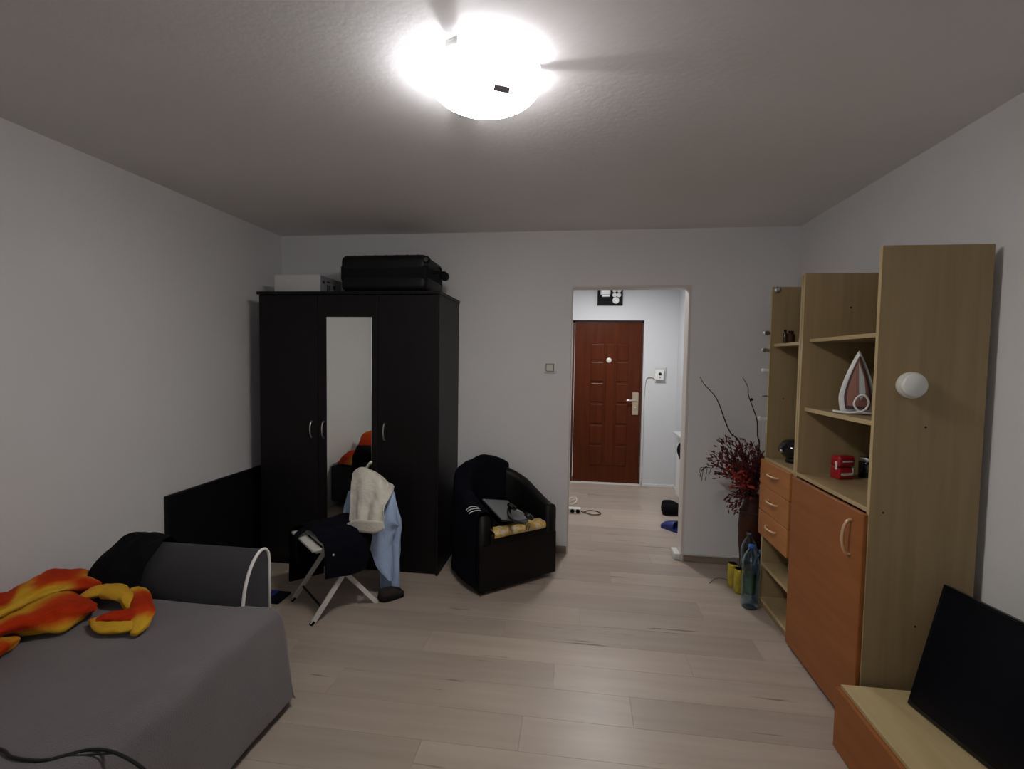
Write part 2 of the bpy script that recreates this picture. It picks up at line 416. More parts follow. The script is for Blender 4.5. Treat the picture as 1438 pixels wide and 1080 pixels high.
# the opening's painted corner bead and baseboards
struct(MB().box((OX1-.004, YB-.004, 0), (OX1+.016, YB2+.004, OZ), .003).box((OX0-.004, YB-.004, OZ-.004), (OX1+.016, YB2+.004, OZ+.014), .003)
       .box((OX0-.01, YB-.004, 0), (OX0+.002, YB2+.004, OZ), .003).build('trim_1', 'trim'))
struct(MB().box((OX1+.016, YB-.014, 0), (XR, YB, .052), .004).build('baseboard_back_right', 'baseb'))
struct(MB().box((OX1-.01, YB-.018, .052), (XR, YB, .066), .004).build('trim_2', 'basew'))
struct(MB().box((OX1-.05, YB+.01, .0), (OX1-.004, YB2+.02, .05), .006).build('trim_3', 'basew'))
struct(MB().box((-.95, YB-.016, 0), (OX0-.012, YB, .058), .004).build('baseboard_back_left', 'baseb'))
struct(MB().box((DX1+.03, YE-.014, 0), (HX1, YE, .035), .004).build('baseboard_hall', 'basew'))
struct(MB().box((HX1-.012, YB2, 0), (HX1, YE, .04), .004).build('baseboard_hall_right', 'basew'))

# ------------------------------------------------------------------ entrance door
yd = 6.2
door = struct(MB().box((DX0+.028, yd, .012), (DX1-.02, yd+.05, DZ-.03), .004).build('door_1', 'doorwood'))
door['label'] = 'reddish-brown panelled entrance door at the end of the hall'
fr = MB().box((DX0, yd-.012, 0), (DX0+.026, yd+.09, DZ)).box((DX1-.018, yd-.012, 0), (DX1, yd+.09, DZ)).box((DX0, yd-.012, DZ-.028), (DX1, yd+.09, DZ))
fr.build('door_frame', 'doorframe', door)
vs = [482, 507, 537, 566, 596, 625, 655]
zs = [at(850, v, y=yd).z for v in vs]
for (u0, u1) in ((829, 847), (865, 881)):
    for k in range(6):
        x0, x1 = at(u0, 560, y=yd).x, at(u1, 560, y=yd).x
        MB().box((x0, yd-.010, zs[k+1]+.012), (x1, yd+.01, zs[k]-.012), .009, 2).build('panel', 'doorwood', door)
x0, x1 = at(850, 560, y=yd).x, at(862, 560, y=yd).x
MB().box((x0, yd-.010, zs[6]+.012), (x1, yd+.01, zs[0]-.012), .009, 2).build('panel', 'doorwood', door)
pk = at(855, 506, y=yd)
ph = MB().cyl(pk, pk+Vector((0, -.022, 0)), .032, 20, .004).build('peephole', 'offwhite', door, True); ph['label'] = 'round pale peephole cover'
a = at(888, 551, y=yd); b_ = at(896, 583, y=yd)
hp = MB().box((a.x, yd-.016, b_.z), (b_.x, yd+.002, a.z), .007, 3).build('handle_plate', 'brass', door)
c = at(892, 562, y=yd)
MB().cyl((c.x, yd-.01, c.z), (c.x, yd-.055, c.z), .011).bar((c.x+.01, yd-.05, c.z), (c.x-.115, yd-.055, c.z-.004), .018, .02, bev=.006).build('door_lever', 'silver', hp, True)
MB().cyl((c.x, yd-.01, c.z-.10), (c.x, yd-.024, c.z-.10), .014).build('lock_cylinder', 'silver', hp, True)
struct(MB().box((DX0, YE-.005, 0), (DX1, yd+.06, .012), .003).build('trim_4', 'trim'))

# ------------------------------------------------------------------ ceiling lamp
lamp = thing('ceiling_lamp', 'round opal glass dome lamp glowing on the ceiling', 'lamp', LAMP_C)
MB().lathe([(.0, 0), (.085, 0), (.09, -.006), (.085, -.014), (.0, -.016)], LAMP_C, 32).build('ceiling_plate', 'white', lamp, True)
pr = []
for k in range(13):
    t = k/12*math.pi/2
    pr.append((.203*math.cos(t), -.036-.098*math.sin(t)))
pr[-1] = (.0005, pr[-1][1])
MB().lathe([(.198, -.032)]+pr, LAMP_C, 56, cap=False).build('glass_dome', 'dome', lamp, True)
for ang in (3, 128, 248):
    d = Vector((math.cos(math.radians(ang)), math.sin(math.radians(ang)), 0)); sd = Vector((-d.y, d.x, 0))
    MB().obox(LAMP_C, d, sd, Vector((0, 0, 1)), (.07, .196), (-.012, .012), (-.014, -.006), .002).obox(LAMP_C, d, sd, Vector((0, 0, 1)), (.186, .1945), (-.024, .024), (-.044, -.004), .002).build('clip', 'white', lamp)
q = onplane(705, 124, LAMP_C+Vector((0, 0, -.118)), Vector((0, 0, 1)))
cd = (q-LAMP_C); 
ax = Vector((.93, .30, -.10)).normalized(); az = Vector((0, -.35, -1)); az = (az-ax*az.dot(ax)).normalized(); ay = az.cross(ax)
plate = MB().obox(q+Vector((0, 0, .006)), ax, ay, az, (-.027, .027), (-.013, .013), (-.002, .012), .002).build('grey_tab', 'tabgrey', lamp)
plate['label'] = 'small dark grey rectangular tab on the glass'

# ------------------------------------------------------------------ wardrobe
wx0, wx1, wy0, wy1, wh = -2.295, -.945, 3.30, 3.845, 1.985
WD = thing('wardrobe', 'tall black wardrobe with a mirror on its middle door', 'wardrobe', ((wx0+wx1)/2, 3.57, 0))
MB().box((wx0, wy0, 0), (wx0+.018, wy1, wh), .001).build('side_panel', 'black_wood', WD)
MB().box((wx1-.018, wy0-.018, 0), (wx1, wy1, wh), .001).build('side_panel', 'black_wood', WD)
MB().box((wx0-.012, wy0-.03, wh), (wx1+.006, wy1, wh+.022), .002).build('top_panel', 'black_wood', WD)
MB().box((wx0+.018, wy1-.008, .05), (wx1-.018, wy1, wh)).build('back_panel', 'black_wood', WD)
MB().box((wx0+.018, wy0+.005, .0), (wx1-.018, wy0+.025, .06)).build('plinth', 'black_wood', WD)
MB().box((wx0+.018, wy0+.005, .06), (wx1-.018, wy1-.01, .08)).build('bottom_panel', 'black_wood', WD)
s1, s2 = -1.842, -1.39
doors = []
for x0, x1 in ((wx0, s1-.002), (s1+.002, s2-.002), (s2+.002, wx1-.020)):
    doors.append(MB().box((x0, wy0-.018, .055), (x1, wy0, wh-.004), .0015).build('door', 'black_wood', WD))
MB().box((-1.772, wy0-.0235, .24), (-1.434, wy0-.0185, 1.826), .0012).build('mirror', 'mirror', doors[1])
def bow_handle(parent, p, axis, L, out, m, r=.0055, h=.028):
    p = Vector(p); axis = Vector(axis); out = Vector(out)
    pts = [p-axis*L/2, p-axis*L/2*.94+out*h*.55, p-axis*L*.25+out*h, p+out*h*1.12, p+axis*L*.25+out*h, p+axis*L/2*.94+out*h*.55, p+axis*L/2]
    return MB().tube(cr1(pts, 5), r, 8).build('handle', m, parent, True)
for dd, x in ((doors[0], -1.887), (doors[1], -1.797), (doors[2], -1.338)):
    bow_handle(dd, (x, wy0-.018, 1.017), (0, 0, 1), .118, (0, -1, 0), 'silver', .0045)

# box and suitcase on top
ZT = wh+.022
CB = thing('cardboard_box', 'white cardboard box on the wardrobe beside the suitcase', 'box', (-2.06, 3.55, ZT))
MB().box((-2.246, 3.395, ZT), (-1.884, 3.72, ZT+.138), .002).build('carton', 'card', CB)
sd = MB().box((-1.884, 3.40, ZT+.004), (-1.8825, 3.715, ZT+.134)).build('printed_side', 'cardside', CB)
for (yy, zz, a, b2) in ((3.44, .09, .03, .022), (3.50, .055, .018, .05), (3.53, .055, .018, .05), (3.515, .10, .05, .012), (3.60, .07, .035, .03)):
    MB().box((-1.8825, yy-a/2, ZT+zz-b2/2), (-1.8815, yy+a/2, ZT+zz+b2/2)).build('printed_mark', 'ink', sd)
MB().box((-2.15, 3.3945, ZT+.075), (-2.115, 3.3955, ZT+.11)).build('faint_print', 'offwhite', CB)

SC = thing('suitcase', 'black hard-shell suitcase lying on top of the wardrobe', 'suitcase', (-1.37, 3.57, ZT))
sx0, sx1, sy0, sy1, sz0, sz1 = -1.715, -1.065, 3.36, 3.80, ZT+.012, ZT+.275
half = (sz0+sz1)/2
MB().box((sx0, sy0, sz0), (sx1, sy1, half-.004), .045, 4).build('lower_shell', 'blackplastic', SC, True)
MB().box((sx0, sy0, half+.004), (sx1, sy1, sz1), .045, 4).build('upper_shell', 'blackplastic', SC, True)
MB().box((sx0+.004, sy0+.004, half-.055), (sx1-.004, sy1-.004, half+.055), .012).build('zip_band', 'rubber', SC)
rb = MB()
for k in range(7):
    xx = sx0+.08+k*.08; rb.box((xx, sy0+.05, sz1-.004), (xx+.02, sy1-.05, sz1+.004), .003)
rb.build('rib', 'blackplastic', SC)
for yy, zz in ((sy0+.03, sz1-.055), (sy1-.11, sz1-.075)):
    hs = MB().box((sx1-.055, yy-.022, zz-.035), (sx1+.006, yy+.03, zz+.04), .012, 3).build('wheel_housing', 'blackplastic', SC, True)
    w = MB()
    w.cyl((sx1-.006, yy-.028, zz+.012), (sx1-.006, yy-.008, zz+.012), .028, 20, .005)
    w.build('wheel', 'rubber', hs, True)
    MB().cyl((sx1-.006, yy-.031, zz+.012), (sx1-.006, yy-.027, zz+.012), .015, 16).cyl((sx1-.006, yy-.033, zz+.012), (sx1-.006, yy-.03, zz+.012), .006, 12).build('wheel_hub', 'clipgrey', hs)
MB().tube(cr1([(sx1-.01, 3.56, half+.03), (sx1+.03, 3.56, half+.035), (sx1+.06, 3.55, half+.02), (sx1+.085, 3.53, half+.01)], 5), .012, 8).cyl((sx1+.082, 3.50, half+.0), (sx1+.082, 3.56, half+.0), .033, 18, .006).build('caster', 'rubber', SC, True)
MB().tube(cr1([(sx0+.01, 3.48, half+.01), (sx0-.012, 3.49, half+.01), (sx0-.014, 3.57, half+.01), (sx0-.012, 3.65, half+.01), (sx0+.01, 3.66, half+.01)], 4), .009, 8).build('carry_handle', 'rubber', SC, True)

# ------------------------------------------------------------------ light switch, nail
LS = thing('light_switch', 'square white light switch on the back wall', 'switch', (-.207, YB, 1.485))
MB().box((-.252, YB-.014, 1.442), (-.163, YB, 1.528), .004, 3).build('cover_plate', 'white', LS)
MB().box((-.240, YB-.0155, 1.454), (-.175, YB-.013, 1.516), .001).build('rocker_frame', 'clipgrey', LS)
MB().box((-.235, YB-.021, 1.459), (-.180, YB-.015, 1.511), .003).build('rocker', 'offwhite', LS)
n_ = at(1055, 561, y=YB)
tag(place(MB().cyl(n_, n_+Vector((0, -.012, 0)), .011, 12, .002).build('wall_plug', 'hole')), 'small dark plug in the back wall above the dried bouquet', 'plug')

# ------------------------------------------------------------------ black board at the left wall
tag(place(MB().box((XL+.004, 2.63, 0), (XL+.034, 3.62, .675), .006, 3).build('headboard', 'black_panel')), 'black board standing against the left wall between sofa and wardrobe', 'board')

# ------------------------------------------------------------------ sofa
sofa = thing('sofa', 'dark grey sofa with a white-piped armrest by the left wall', 'sofa', (-1.88, .6, 0))
MB().box((XL+.01, -.75, .06), (-1.30, 1.90, .425), .02, 3).build('seat_base', 'sofa', sofa)
prof = [(1.905, .03), (1.905, .40), (1.910, .46), (1.928, .53), (1.962, .592), (2.0, .628), (2.035, .643), (2.066, .637), (2.086, .61), (2.092, .57), (2.092, .03)]
AX0 = -2.12
ps = cr1([(AX0, a, b) for a, b in prof[1:10]], 4)
poly = [(AX0, 1.905, .03)] + ps + [(AX0, 2.092, .03)]
arm = MB().prism(poly, (-1.425-AX0, 0, 0)).build('armrest', 'sofa', sofa, True, bev=.008)
pp = [Vector((-1.425, p[1], p[2])) for p in ps]
MB().tube([Vector((-1.424, 1.905, .05))]+pp+[Vector((-1.424, 2.092, .05))], .0075, 8).build('piping', 'piping', arm, True)
for yy in (1.93, 2.06): MB().cyl((-1.5, yy, 0), (-1.5, yy, .04), .02, 12).build('foot', 'blackplastic', sofa)
for yy in (-.6, 1.7): MB().cyl((-1.4, yy, 0), (-1.4, yy, .07), .02, 12).build('foot', 'blackplastic', sofa)

# bedspread
def bedspread():
    P = []; ys = list(np.linspace(-.78, 1.86, 40)) + [1.885, 1.905, 1.918]
    xs = list(np.linspace(XL+.02, -1.44, 22)) + list(np.linspace(-1.42, -1.30, 7))
    def sag(x, y): return .445 + .006*noise.noise(Vector((x*2.2, y*2.2, 3))) + .0025*noise.noise(Vector((x*7, y*7, 1)))
    for y in ys:
        row = [Vector((x, min(y, 1.895), sag(x, y))) if x < -1.42 else Vector((x, y, sag(x, y))) for x in xs]
        # rounded front edge, then the skirt
        z0 = sag(-1.28, y)
        row += [Vector((-1.275, y, z0-.004)), Vector((-1.258, y, z0-.016)), Vector((-1.25, y, z0-.035))]
        for k in range(1, 13):
            t = k/12
            fl = .012*math.sin(y*6.0+1)*t + .018*noise.noise(Vector((y*3.1, t*1.2, 5)))*t
            row.append(Vector((-1.25+.045*t+fl, y, z0-.035-(z0-.035-.035-.012*math.sin(y*4.3))*t)))
        P.append(row)
    mb = MB(); mb.grid(P)
    # end skirt, falling at the foot of the bed beside the armrest
    last = P[-1]; E = []
    j0 = 23
    top = last[j0:]
    for k in range(0, 11):
        t = k/10; row = []
        for j, v in enumerate(top):
            zb = .045
            zz = v.z - (v.z-zb)*t if v.z > zb else v.z
            yy = v.y + .012*min(1, t*4) + .035*t + .010*math.sin(v.x*38)*t
            edge = max(0, (v.x+1.25))*1.0
            row.append(Vector((v.x + (.012*t if v.x > -1.27 else 0), yy if j < len(top)-12 else v.y + (yy-v.y)*max(0, 1-(j-len(top)+12)/11.0), zz)))
        E.append(row)
    mb.grid(E)
    return mb.build('bedspread', 'cover', None, True, solid=.006, sub=1, weld=True)
tag(place(bedspread()), 'grey woven cover spread over the sofa seat, hanging to the floor', 'bedspread')

# black cable on the sofa
cp = [at(u, v, z=.452) for u, v in ((-60, 1040), (0, 1052), (18, 1064), (60, 1068), (95, 1060), (125, 1053), (150, 1054), (175, 1063), (200, 1079), (225, 1100))]
cp[-1].z = .445
tag(place(MB().tube(cr1(cp, 6), .0045, 8).tube(cr1([at(90, 1062, z=.450), at(128, 1060, z=.450), at(160, 1058, z=.450)], 6), .0025, 6).build('power_cable', 'cableblack', None, True)), 'black cable lying on the grey cover at the near end of the sofa', 'cable')

# ------------------------------------------------------------------ orange blanket (crumpled fleece: heap, folds and a curled end)
def blanket():
    bm = bmesh.new(); lay = bm.verts.layers.float.new('band')
    def sheet(G, nu, nv, B, amp, fr, seed):
        P = wrinkle(cr2(G, nu, nv), amp, fr, seed); P = wrinkle(P, amp*.6, 19, seed+3); n = len(P); mm = len(P[0])
        BB = cr2([[(b, 0, 0) for b in r] for r in B], nu, nv)
        V = []
        for i in range(n):
            row = []
            for j in range(mm):
                q = P[i][j]; q.z = max(q.z, .462); v = bm.verts.new(q); v[lay] = BB[i][j].x; row.append(v)
            V.append(row)
        for i in range(n-1):
            for j in range(mm-1): bm.faces.new((V[i][j], V[i][j+1], V[i+1][j+1], V[i+1][j]))
    def roll(pts, rad, bands, fl=(1, .8), seed=0, around=.3, ph=0):
        C = cr1(pts, 7); N = len(C); R = [q.x for q in cr1([(r, 0, 0) for r in rad], 7)]; BD = [q.x for q in cr1([(r, 0, 0) for r in bands], 7)]; K = 20; V = []
        for i, p in enumerate(C):
            t = (C[min(i+1, N-1)]-C[max(i-1, 0)]).normalized()
            nrm = t.cross(Vector((0, 0, 1))); nrm.normalize(); bi = nrm.cross(t)
            row = []
            for k in range(K):
                an = 2*math.pi*k/K
                h = 1 + .34*noise.noise(Vector((math.cos(an)*1.7+seed, math.sin(an)*1.7, i*.16))) + .12*noise.noise(Vector((math.cos(an)*4+seed, math.sin(an)*4, i*.35)))
                q = p+(nrm*math.cos(an)*fl[0]+bi*math.sin(an)*fl[1])*R[i]*h; q.z = max(q.z, .458)
                v = bm.verts.new(q); v[lay] = BD[i] + around*math.sin(an+ph)
                row.append(v)
            V.append(row)
        for i in range(N-1):
            for k in range(K): bm.faces.new((V[i][k], V[i][(k+1) % K], V[i+1][(k+1) % K], V[i+1][k]))
        bm.faces.new(list(reversed(V[0]))); bm.faces.new(V[-1])
    f = lambda u, v, z: at(u, v, z=z)
    # back heap along the wall, higher where it runs on towards the added window
    G = [[f(-150, 830, .70), f(-70, 830, .64), f(0, 832, .58), f(30, 822, .575), f(60, 806, .565), f(92, 798, .555), f(125, 803, .535), f(150, 812, .50)],
         [f(-150, 860, .74), f(-70, 850, .67), f(0, 846, .60), f(30, 832, .59), f(60, 816, .58), f(92, 808, .57), f(122, 811, .545), f(150, 818, .51)],
         [f(-150, 900, .68), f(-70, 880, .62), f(0, 858, .57), f(30, 844, .565), f(60, 829, .555), f(92, 820, .55), f(120, 819, .535), f(148, 824, .505)],
         [f(-150, 930, .64), f(-70, 900, .59), f(0, 866, .555), f(30, 852, .55), f(60, 838, .54), f(90, 829, .535), f(116, 826, .525), f(142, 830, .50)],
         [f(-150, 960, .52), f(-70, 930, .50), f(0, 876, .49), f(30, 862, .49), f(60, 850, .49), f(88, 840, .485), f(112, 834, .48), f(138, 836, .475)]]
    G.insert(0, [Vector((max(p.x-.10, XL+.03), p.y+.02, .462)) for p in G[0]])
    for row in G:
        for p in row: p.x = max(p.x, XL+.03)
    B = [[.5, .6, .8, .7, .6, .8, .4, .2], [.5, .7, .95, .5, .45, .9, .35, .15], [.3, .6, .9, .15, .75, .8, .25, .4], [.1, .2, .1, .0, .25, .35, .75, .8], [.1, .1, .05, .05, .0, .1, .6, .75], [.3, .3, .2, .2, .1, .1, .4, .4]]
    sheet(G, 7, 8, B, .014, (8, 8, 8), 1)
    # big front fold, orange above and yellow below
    G = [[f(-130, 955, .52), f(-55, 905, .51), f(0, 868, .52), f(40, 848, .525), f(85, 832, .52), f(112, 836, .50), f(138, 848, .475)],
         [f(-130, 965, .58), f(-55, 915, .56), f(0, 873, .55), f(40, 853, .553), f(85, 839, .55), f(114, 843, .53), f(139, 852, .49)],
         [f(-130, 990, .58), f(-55, 932, .56), f(0, 884, .55), f(40, 865, .553), f(82, 852, .55), f(112, 853, .53), f(135, 858, .49)],
         [f(-130, 1005, .56), f(-55, 950, .54), f(0, 893, .53), f(40, 878, .527), f(80, 868, .52), f(106, 866, .505), f(126, 863, .48)],
         [f(-130, 1020, .48), f(-55, 966, .475), f(0, 897, .475), f(40, 893, .472), f(78, 889, .468), f(100, 882, .466), f(118, 870, .464)],
         [f(-130, 1010, .456), f(-55, 956, .456), f(0, 893, .456), f(40, 886, .456), f(78, 878, .456), f(98, 873, .456), f(114, 866, .456)]]
    B = [[.1, .1, .1, .05, .2, .6, .8], [.2, .2, .3, .25, .5, .8, .9], [.8, .8, .78, .72, .8, .85, .8], [.7, .7, .62, .7, .62, .55, .4], [.1, .1, .08, .1, .08, .05, .1], [.1, .1, .1, .1, .1, .1, .1]]
    sheet(G, 7, 7, B, .012, (8, 8, 8), 2)
    # near lower lobe at the left edge
    roll([f(-130, 990, .49), f(-60, 945, .485), f(-10, 911, .485), f(8, 904, .480), f(20, 897, .468)], [.06, .058, .05, .038, .014], [.4, .3, .3, .1, .1], (1, .62), 3, .25, 1.5)
    # upper right fold
    roll([f(108, 842, .49), f(130, 833, .505), f(152, 829, .507), f(172, 836, .50), f(184, 846, .487), f(186, 856, .475)], [.016, .032, .040, .038, .03, .02], [.2, .1, .05, .02, .05, .1], (1.05, .66), 4, .15)
    # curled end
    roll([f(174, 844, .475), f(184, 832, .497), f(193, 830, .50), f(200, 846, .495), f(201, 862, .49), f(197, 879, .478), f(188, 892, .465)], [.012, .02, .028, .036, .037, .028, .013], [.5, .1, .05, .75, .6, .05, .1], (1.05, .62), 5, .1)
    roll([f(200, 858, .488), f(185, 864, .49), f(167, 866, .487), f(150, 868, .485), f(136, 873, .478)], [.038, .040, .036, .034, .022], [.8, .75, .7, .8, .5], (1.05, .55), 6, .2)
    roll([f(194, 879, .475), f(174, 881, .475), f(156, 881, .475), f(140, 878, .473), f(131, 871, .471)], [.026, .031, .031, .028, .018], [.05, .1, .1, .15, .3], (1.05, .58), 7, .1)
    bmesh.ops.recalc_face_normals(bm, faces=bm.faces)
    me = bpy.data.meshes.new('blanket'); bm.to_mesh(me); bm.free()
    o = bpy.data.objects.new('blanket', me); COL.objects.link(o); me.materials.append(M['blanket'])
    for p in me.polygons: p.use_smooth = True
    k = o.modifiers.new('solid', 'SOLIDIFY'); k.thickness = .010; k.offset = -1
    k = o.modifiers.new('sub', 'SUBSURF'); k.levels = 1; k.render_levels = 1
    return o
tag(place(blanket()), 'crumpled orange and yellow fleece blanket on the sofa', 'blanket')

# black knitted garment over the armrest
def sweater():
    aL, aR = -2.17, -1.885
    path = [(1.83, .458), (1.862, .475), (1.885, .53), (1.898, .575), (1.940, .622), (1.995, .652), (2.040, .662), (2.088, .648), (2.112, .595), (2.122, .48), (2.122, .36)]
    path = cr1([(0, a, b) for a, b in path], 4); P = []
    n = len(path)
    for j in range(34):
        s = j/33; x = aL+(aR-aL)*s; row = []
        for i, p in enumerate(path):
            t = i/(n-1)
            xx = x + .05*math.sin(t*5+.5)*(s-.3) - .06*(1-t)*(s > .5)*(s-.5)*2
            q = Vector((xx, p.y, p.z))
            puff = .012*math.exp(-((s-.35)/.3)**2)*math.exp(-((t-.5)/.28)**2)
            q.z += puff; q.y -= .02*math.exp(-((t-.2)/.15)**2)*math.exp(-((s-.4)/.35)**2)
            if s < .24: q.z -= .13*(1-s/.24)**2*max(0, min(1, (q.z-.46)/.1)); q.y -= .03*(1-s/.24)
            q.z = max(q.z, .457)if p.y < 1.9 else q.z
            row.append(q)
        P.append(row)
    P = wrinkle(P, .014, 13, 4); P = wrinkle(P, .004, (60, 12, 12), 6)
    for row in P:
        for q in row:
            if q.y < 1.895: q.z = max(q.z, .462)
    return MB().grid(P).build('sweater', 'blackcloth', None, True, solid=.008, sub=1, offset=1)
tag(place(sweater()), 'black knitted sweater thrown over the sofa armrest', 'sweater')

# dark blue slipper-like bag by the sofa
bg = thing('folded_bag', 'dark blue folded bag on the floor behind the sofa armrest', 'bag', (-1.85, 2.83, 0))
MB().box((-1.97, 2.73, 0), (-1.80, 2.87, .022), .012, 3).build('body', 'navy', bg, True)
MB().box((-1.96, 2.78, .022), (-1.87, 2.85, .034), .006, 3).build('flap', 'bluerubber', bg, True)

# ------------------------------------------------------------------ folding chair
A = Vector((-1.475, 2.55, 0)); cb = Vector((.67, .742, 0)).normalized(); cw = Vector((-.742, .67, 0)).normalized()
UP = Vector((0, 0, 1))
def cl(s, w, z): return A + cb*s + cw*w + UP*z
CHR = thing('folding_chair', 'white folding chair heaped with clothes before the wardrobe', 'chair', cl(.2, .18, 0))
CWD = .36
for w in (0, CWD):
    MB().bar(cl(0, w, .004), cl(.335, w, .445), .026, .018, cw).bar(cl(.335, w, .445), cl(.50, w, .735), .026, .018, cw).build('front_leg', 'whitepaint', CHR)
    wi = w+.022 if w == 0 else w-.022
    MB().bar(cl(.40, wi, .004), cl(.10, wi, .375), .026, .018, cw).build('rear_leg', 'whitepaint', CHR)
    MB().bar(cl(.03, wi, .415), cl(.34, wi, .445), .02, .02).build('seat_rail', 'whitepaint', CHR)
    MB().cyl(cl(-.006, w, 0), cl(.012, w, .02), .013, 10).build('foot_cap', 'rubber', CHR)
    fc = MB().cyl(cl(.406, wi, 0), cl(.39, wi, .02), .014, 10).build('foot_cap', 'offwhite', CHR)
for k in range(5):
    s0 = .0+k*.07
    MB().obox(cl(0, 0, .428+.006*k), cb, cw, UP, (s0, s0+.055), (-.015, CWD+.015), (0, .014), .003).build('seat_slat', 'whitepaint', CHR)
for s, z, r in ((.46, .66, .02), (.495, .72, .022)):
    MB().bar(cl(s, -.01, z), cl(s, CWD+.01, z), .014, .045).build('back_slat', 'whitepaint', CHR)
MB().bar(cl(.365, .02, .05), cl(.365, CWD-.02, .05), .012, .012).build('stretcher', 'blackplastic', CHR)
MB().bar(cl(.06, .01, .08), cl(.06, CWD-.01, .08), .010, .012).build('stretcher', 'blackplastic', CHR)

# navy trousers over the seat: over the slats, hanging at the near side and at the far side
def trousers():
    P = []
    prof = [(-.050, .27), (-.054, .33), (-.052, .40), (-.044, .462), (.02, .484), (.12, .490), (.22, .490), (.32, .484), (.392, .462), (.412, .40), (.416, .30), (.418, .20), (.418, .10)]
    prof = cr1([(a, b, 0) for a, b in prof], 4); n = len(prof)
    for i, p in enumerate(prof):
        row = []; t = i/(n-1)
        for j in range(24):
            s = j/23
            # seat part covers s .05-.36; the far hanging part is narrower and further forward
            lo, hi = .045, .345
            if p.x > .36: k = min(1, (p.x-.36)/.045); lo = .045-.05*k; hi = .345-.13*k
            if p.x < 0: lo += .01; hi -= .05*(.45-p.y)/.2
            if .05 < p.x < .30: lo = .05
            zz = p.y + (.02*(s) if p.x > -.01 and p.x < .37 else 0)
            if p.x < 0: zz = max(zz-.02*math.sin(s*3), .26)
            row.append(cl(lo+(hi-lo)*s, p.x, zz))
        P.append(row)
    P = wrinkle(P, .009, 12, 9)
    Q = cr2([[cl(s_, w_+.0, z_) for w_ in (.215, .245, .28)] for s_, z_ in ((.10, .492), (.05, .488), (.0, .462), (-.016, .43), (-.016, .36), (-.01, .29))], 4, 5)
    o = MB().grid(P).grid(Q).build('trousers', 'navy', None, True, solid=.008, sub=1, offset=0)
    return o
T = tag(place(trousers()), 'navy trousers draped over the seat of the folding chair', 'trousers')
bt = onplane(468, 779, cl(0, -.052, 0), cw)
MB().cyl(bt, bt-cw*.004, .006, 10).build('button', 'white', T)

# blue shirt hanging at the near back corner of the chair
cn = (cb*.37+cw*.14).normalized()          # the garments hang a little askew to the chair back
def sp(u, v, s): return onplane(u, v, cl(s, 0, 0), cn)
def shirt():
    back = [[sp(534, 682, .55), sp(542, 680, .56), sp(550, 686, .57), sp(554, 694, .58)],
            [sp(532, 706, .56), sp(544, 704, .56), sp(555, 708, .58), sp(559, 716, .60)],
            [sp(531, 730, .57), sp(546, 728, .56), sp(560, 728, .57), sp(565, 736, .60)],
            [sp(532, 755, .57), sp(546, 753, .56), sp(560, 751, .57), sp(564, 752, .60)],
            [sp(533, 785, .57), sp(547, 782, .56), sp(558, 780, .57), sp(562, 783, .60)],
            [sp(533, 808, .57), sp(547, 806, .56), sp(558, 803, .57), sp(562, 806, .60)],
            [sp(534, 832, .57), sp(546, 829, .56), sp(556, 827, .57), sp(561, 826, .60)]]
    front = [[sp(520, 690, .50), sp(534, 684, .50), sp(545, 684, .51), sp(552, 692, .53)],
             [sp(514, 720, .44), sp(530, 714, .45), sp(546, 708, .48), sp(556, 716, .53)],
             [sp(510, 746, .40), sp(528, 740, .43), sp(546, 732, .47), sp(561, 737, .53)],
             [sp(515, 757, .41), sp(530, 757, .44), sp(545, 752, .48), sp(557, 744, .54)],
             [sp(521, 776, .43), sp(532, 775, .45), sp(543, 771, .48), sp(551, 762, .53)],
             [sp(530, 797, .45), sp(537, 796, .46), sp(545, 792, .49), sp(551, 785, .53)],
             [sp(545, 815, .48), sp(547, 816, .485), sp(549, 816, .50), sp(551.5, 815, .53)]]
    left = [[sp(489, 690, .50), sp(494, 688, .50), sp(499, 690, .51)],
            [sp(484, 706, .50), sp(491, 704, .49), sp(498, 706, .50)],
            [sp(483, 714, .50), sp(490, 716, .49), sp(497, 720, .50)],
            [sp(481.5, 736, .49), sp(486, 737, .48), sp(493, 738, .49)]]
    mb = MB()
    mb.grid(wrinkle(cr2(back, 8, 7), .009, (15, 15, 6), 12))
    P = cr2(front, 8, 7)
    for i, row in enumerate(P):
        for j, q in enumerate(row):
            t = i/(len(P)-1); s_ = j/(len(row)-1)
            d = abs(t-.40-.25*(.5-s_))              # the crossing fold of the rolled sleeve
            row[j] = q - cb*.016*math.exp(-(d/.07)**2)
    mb.grid(wrinkle(P, .009, (13, 13, 8), 31)); mb.grid(wrinkle(cr2(left, 5, 5), .004, 14, 5))
    return mb.build('blue_shirt', 'bluecloth', None, True, solid=.004, sub=1, offset=0)
SH = tag(place(shirt()), 'light blue shirt hanging from the back of the folding chair', 'shirt')

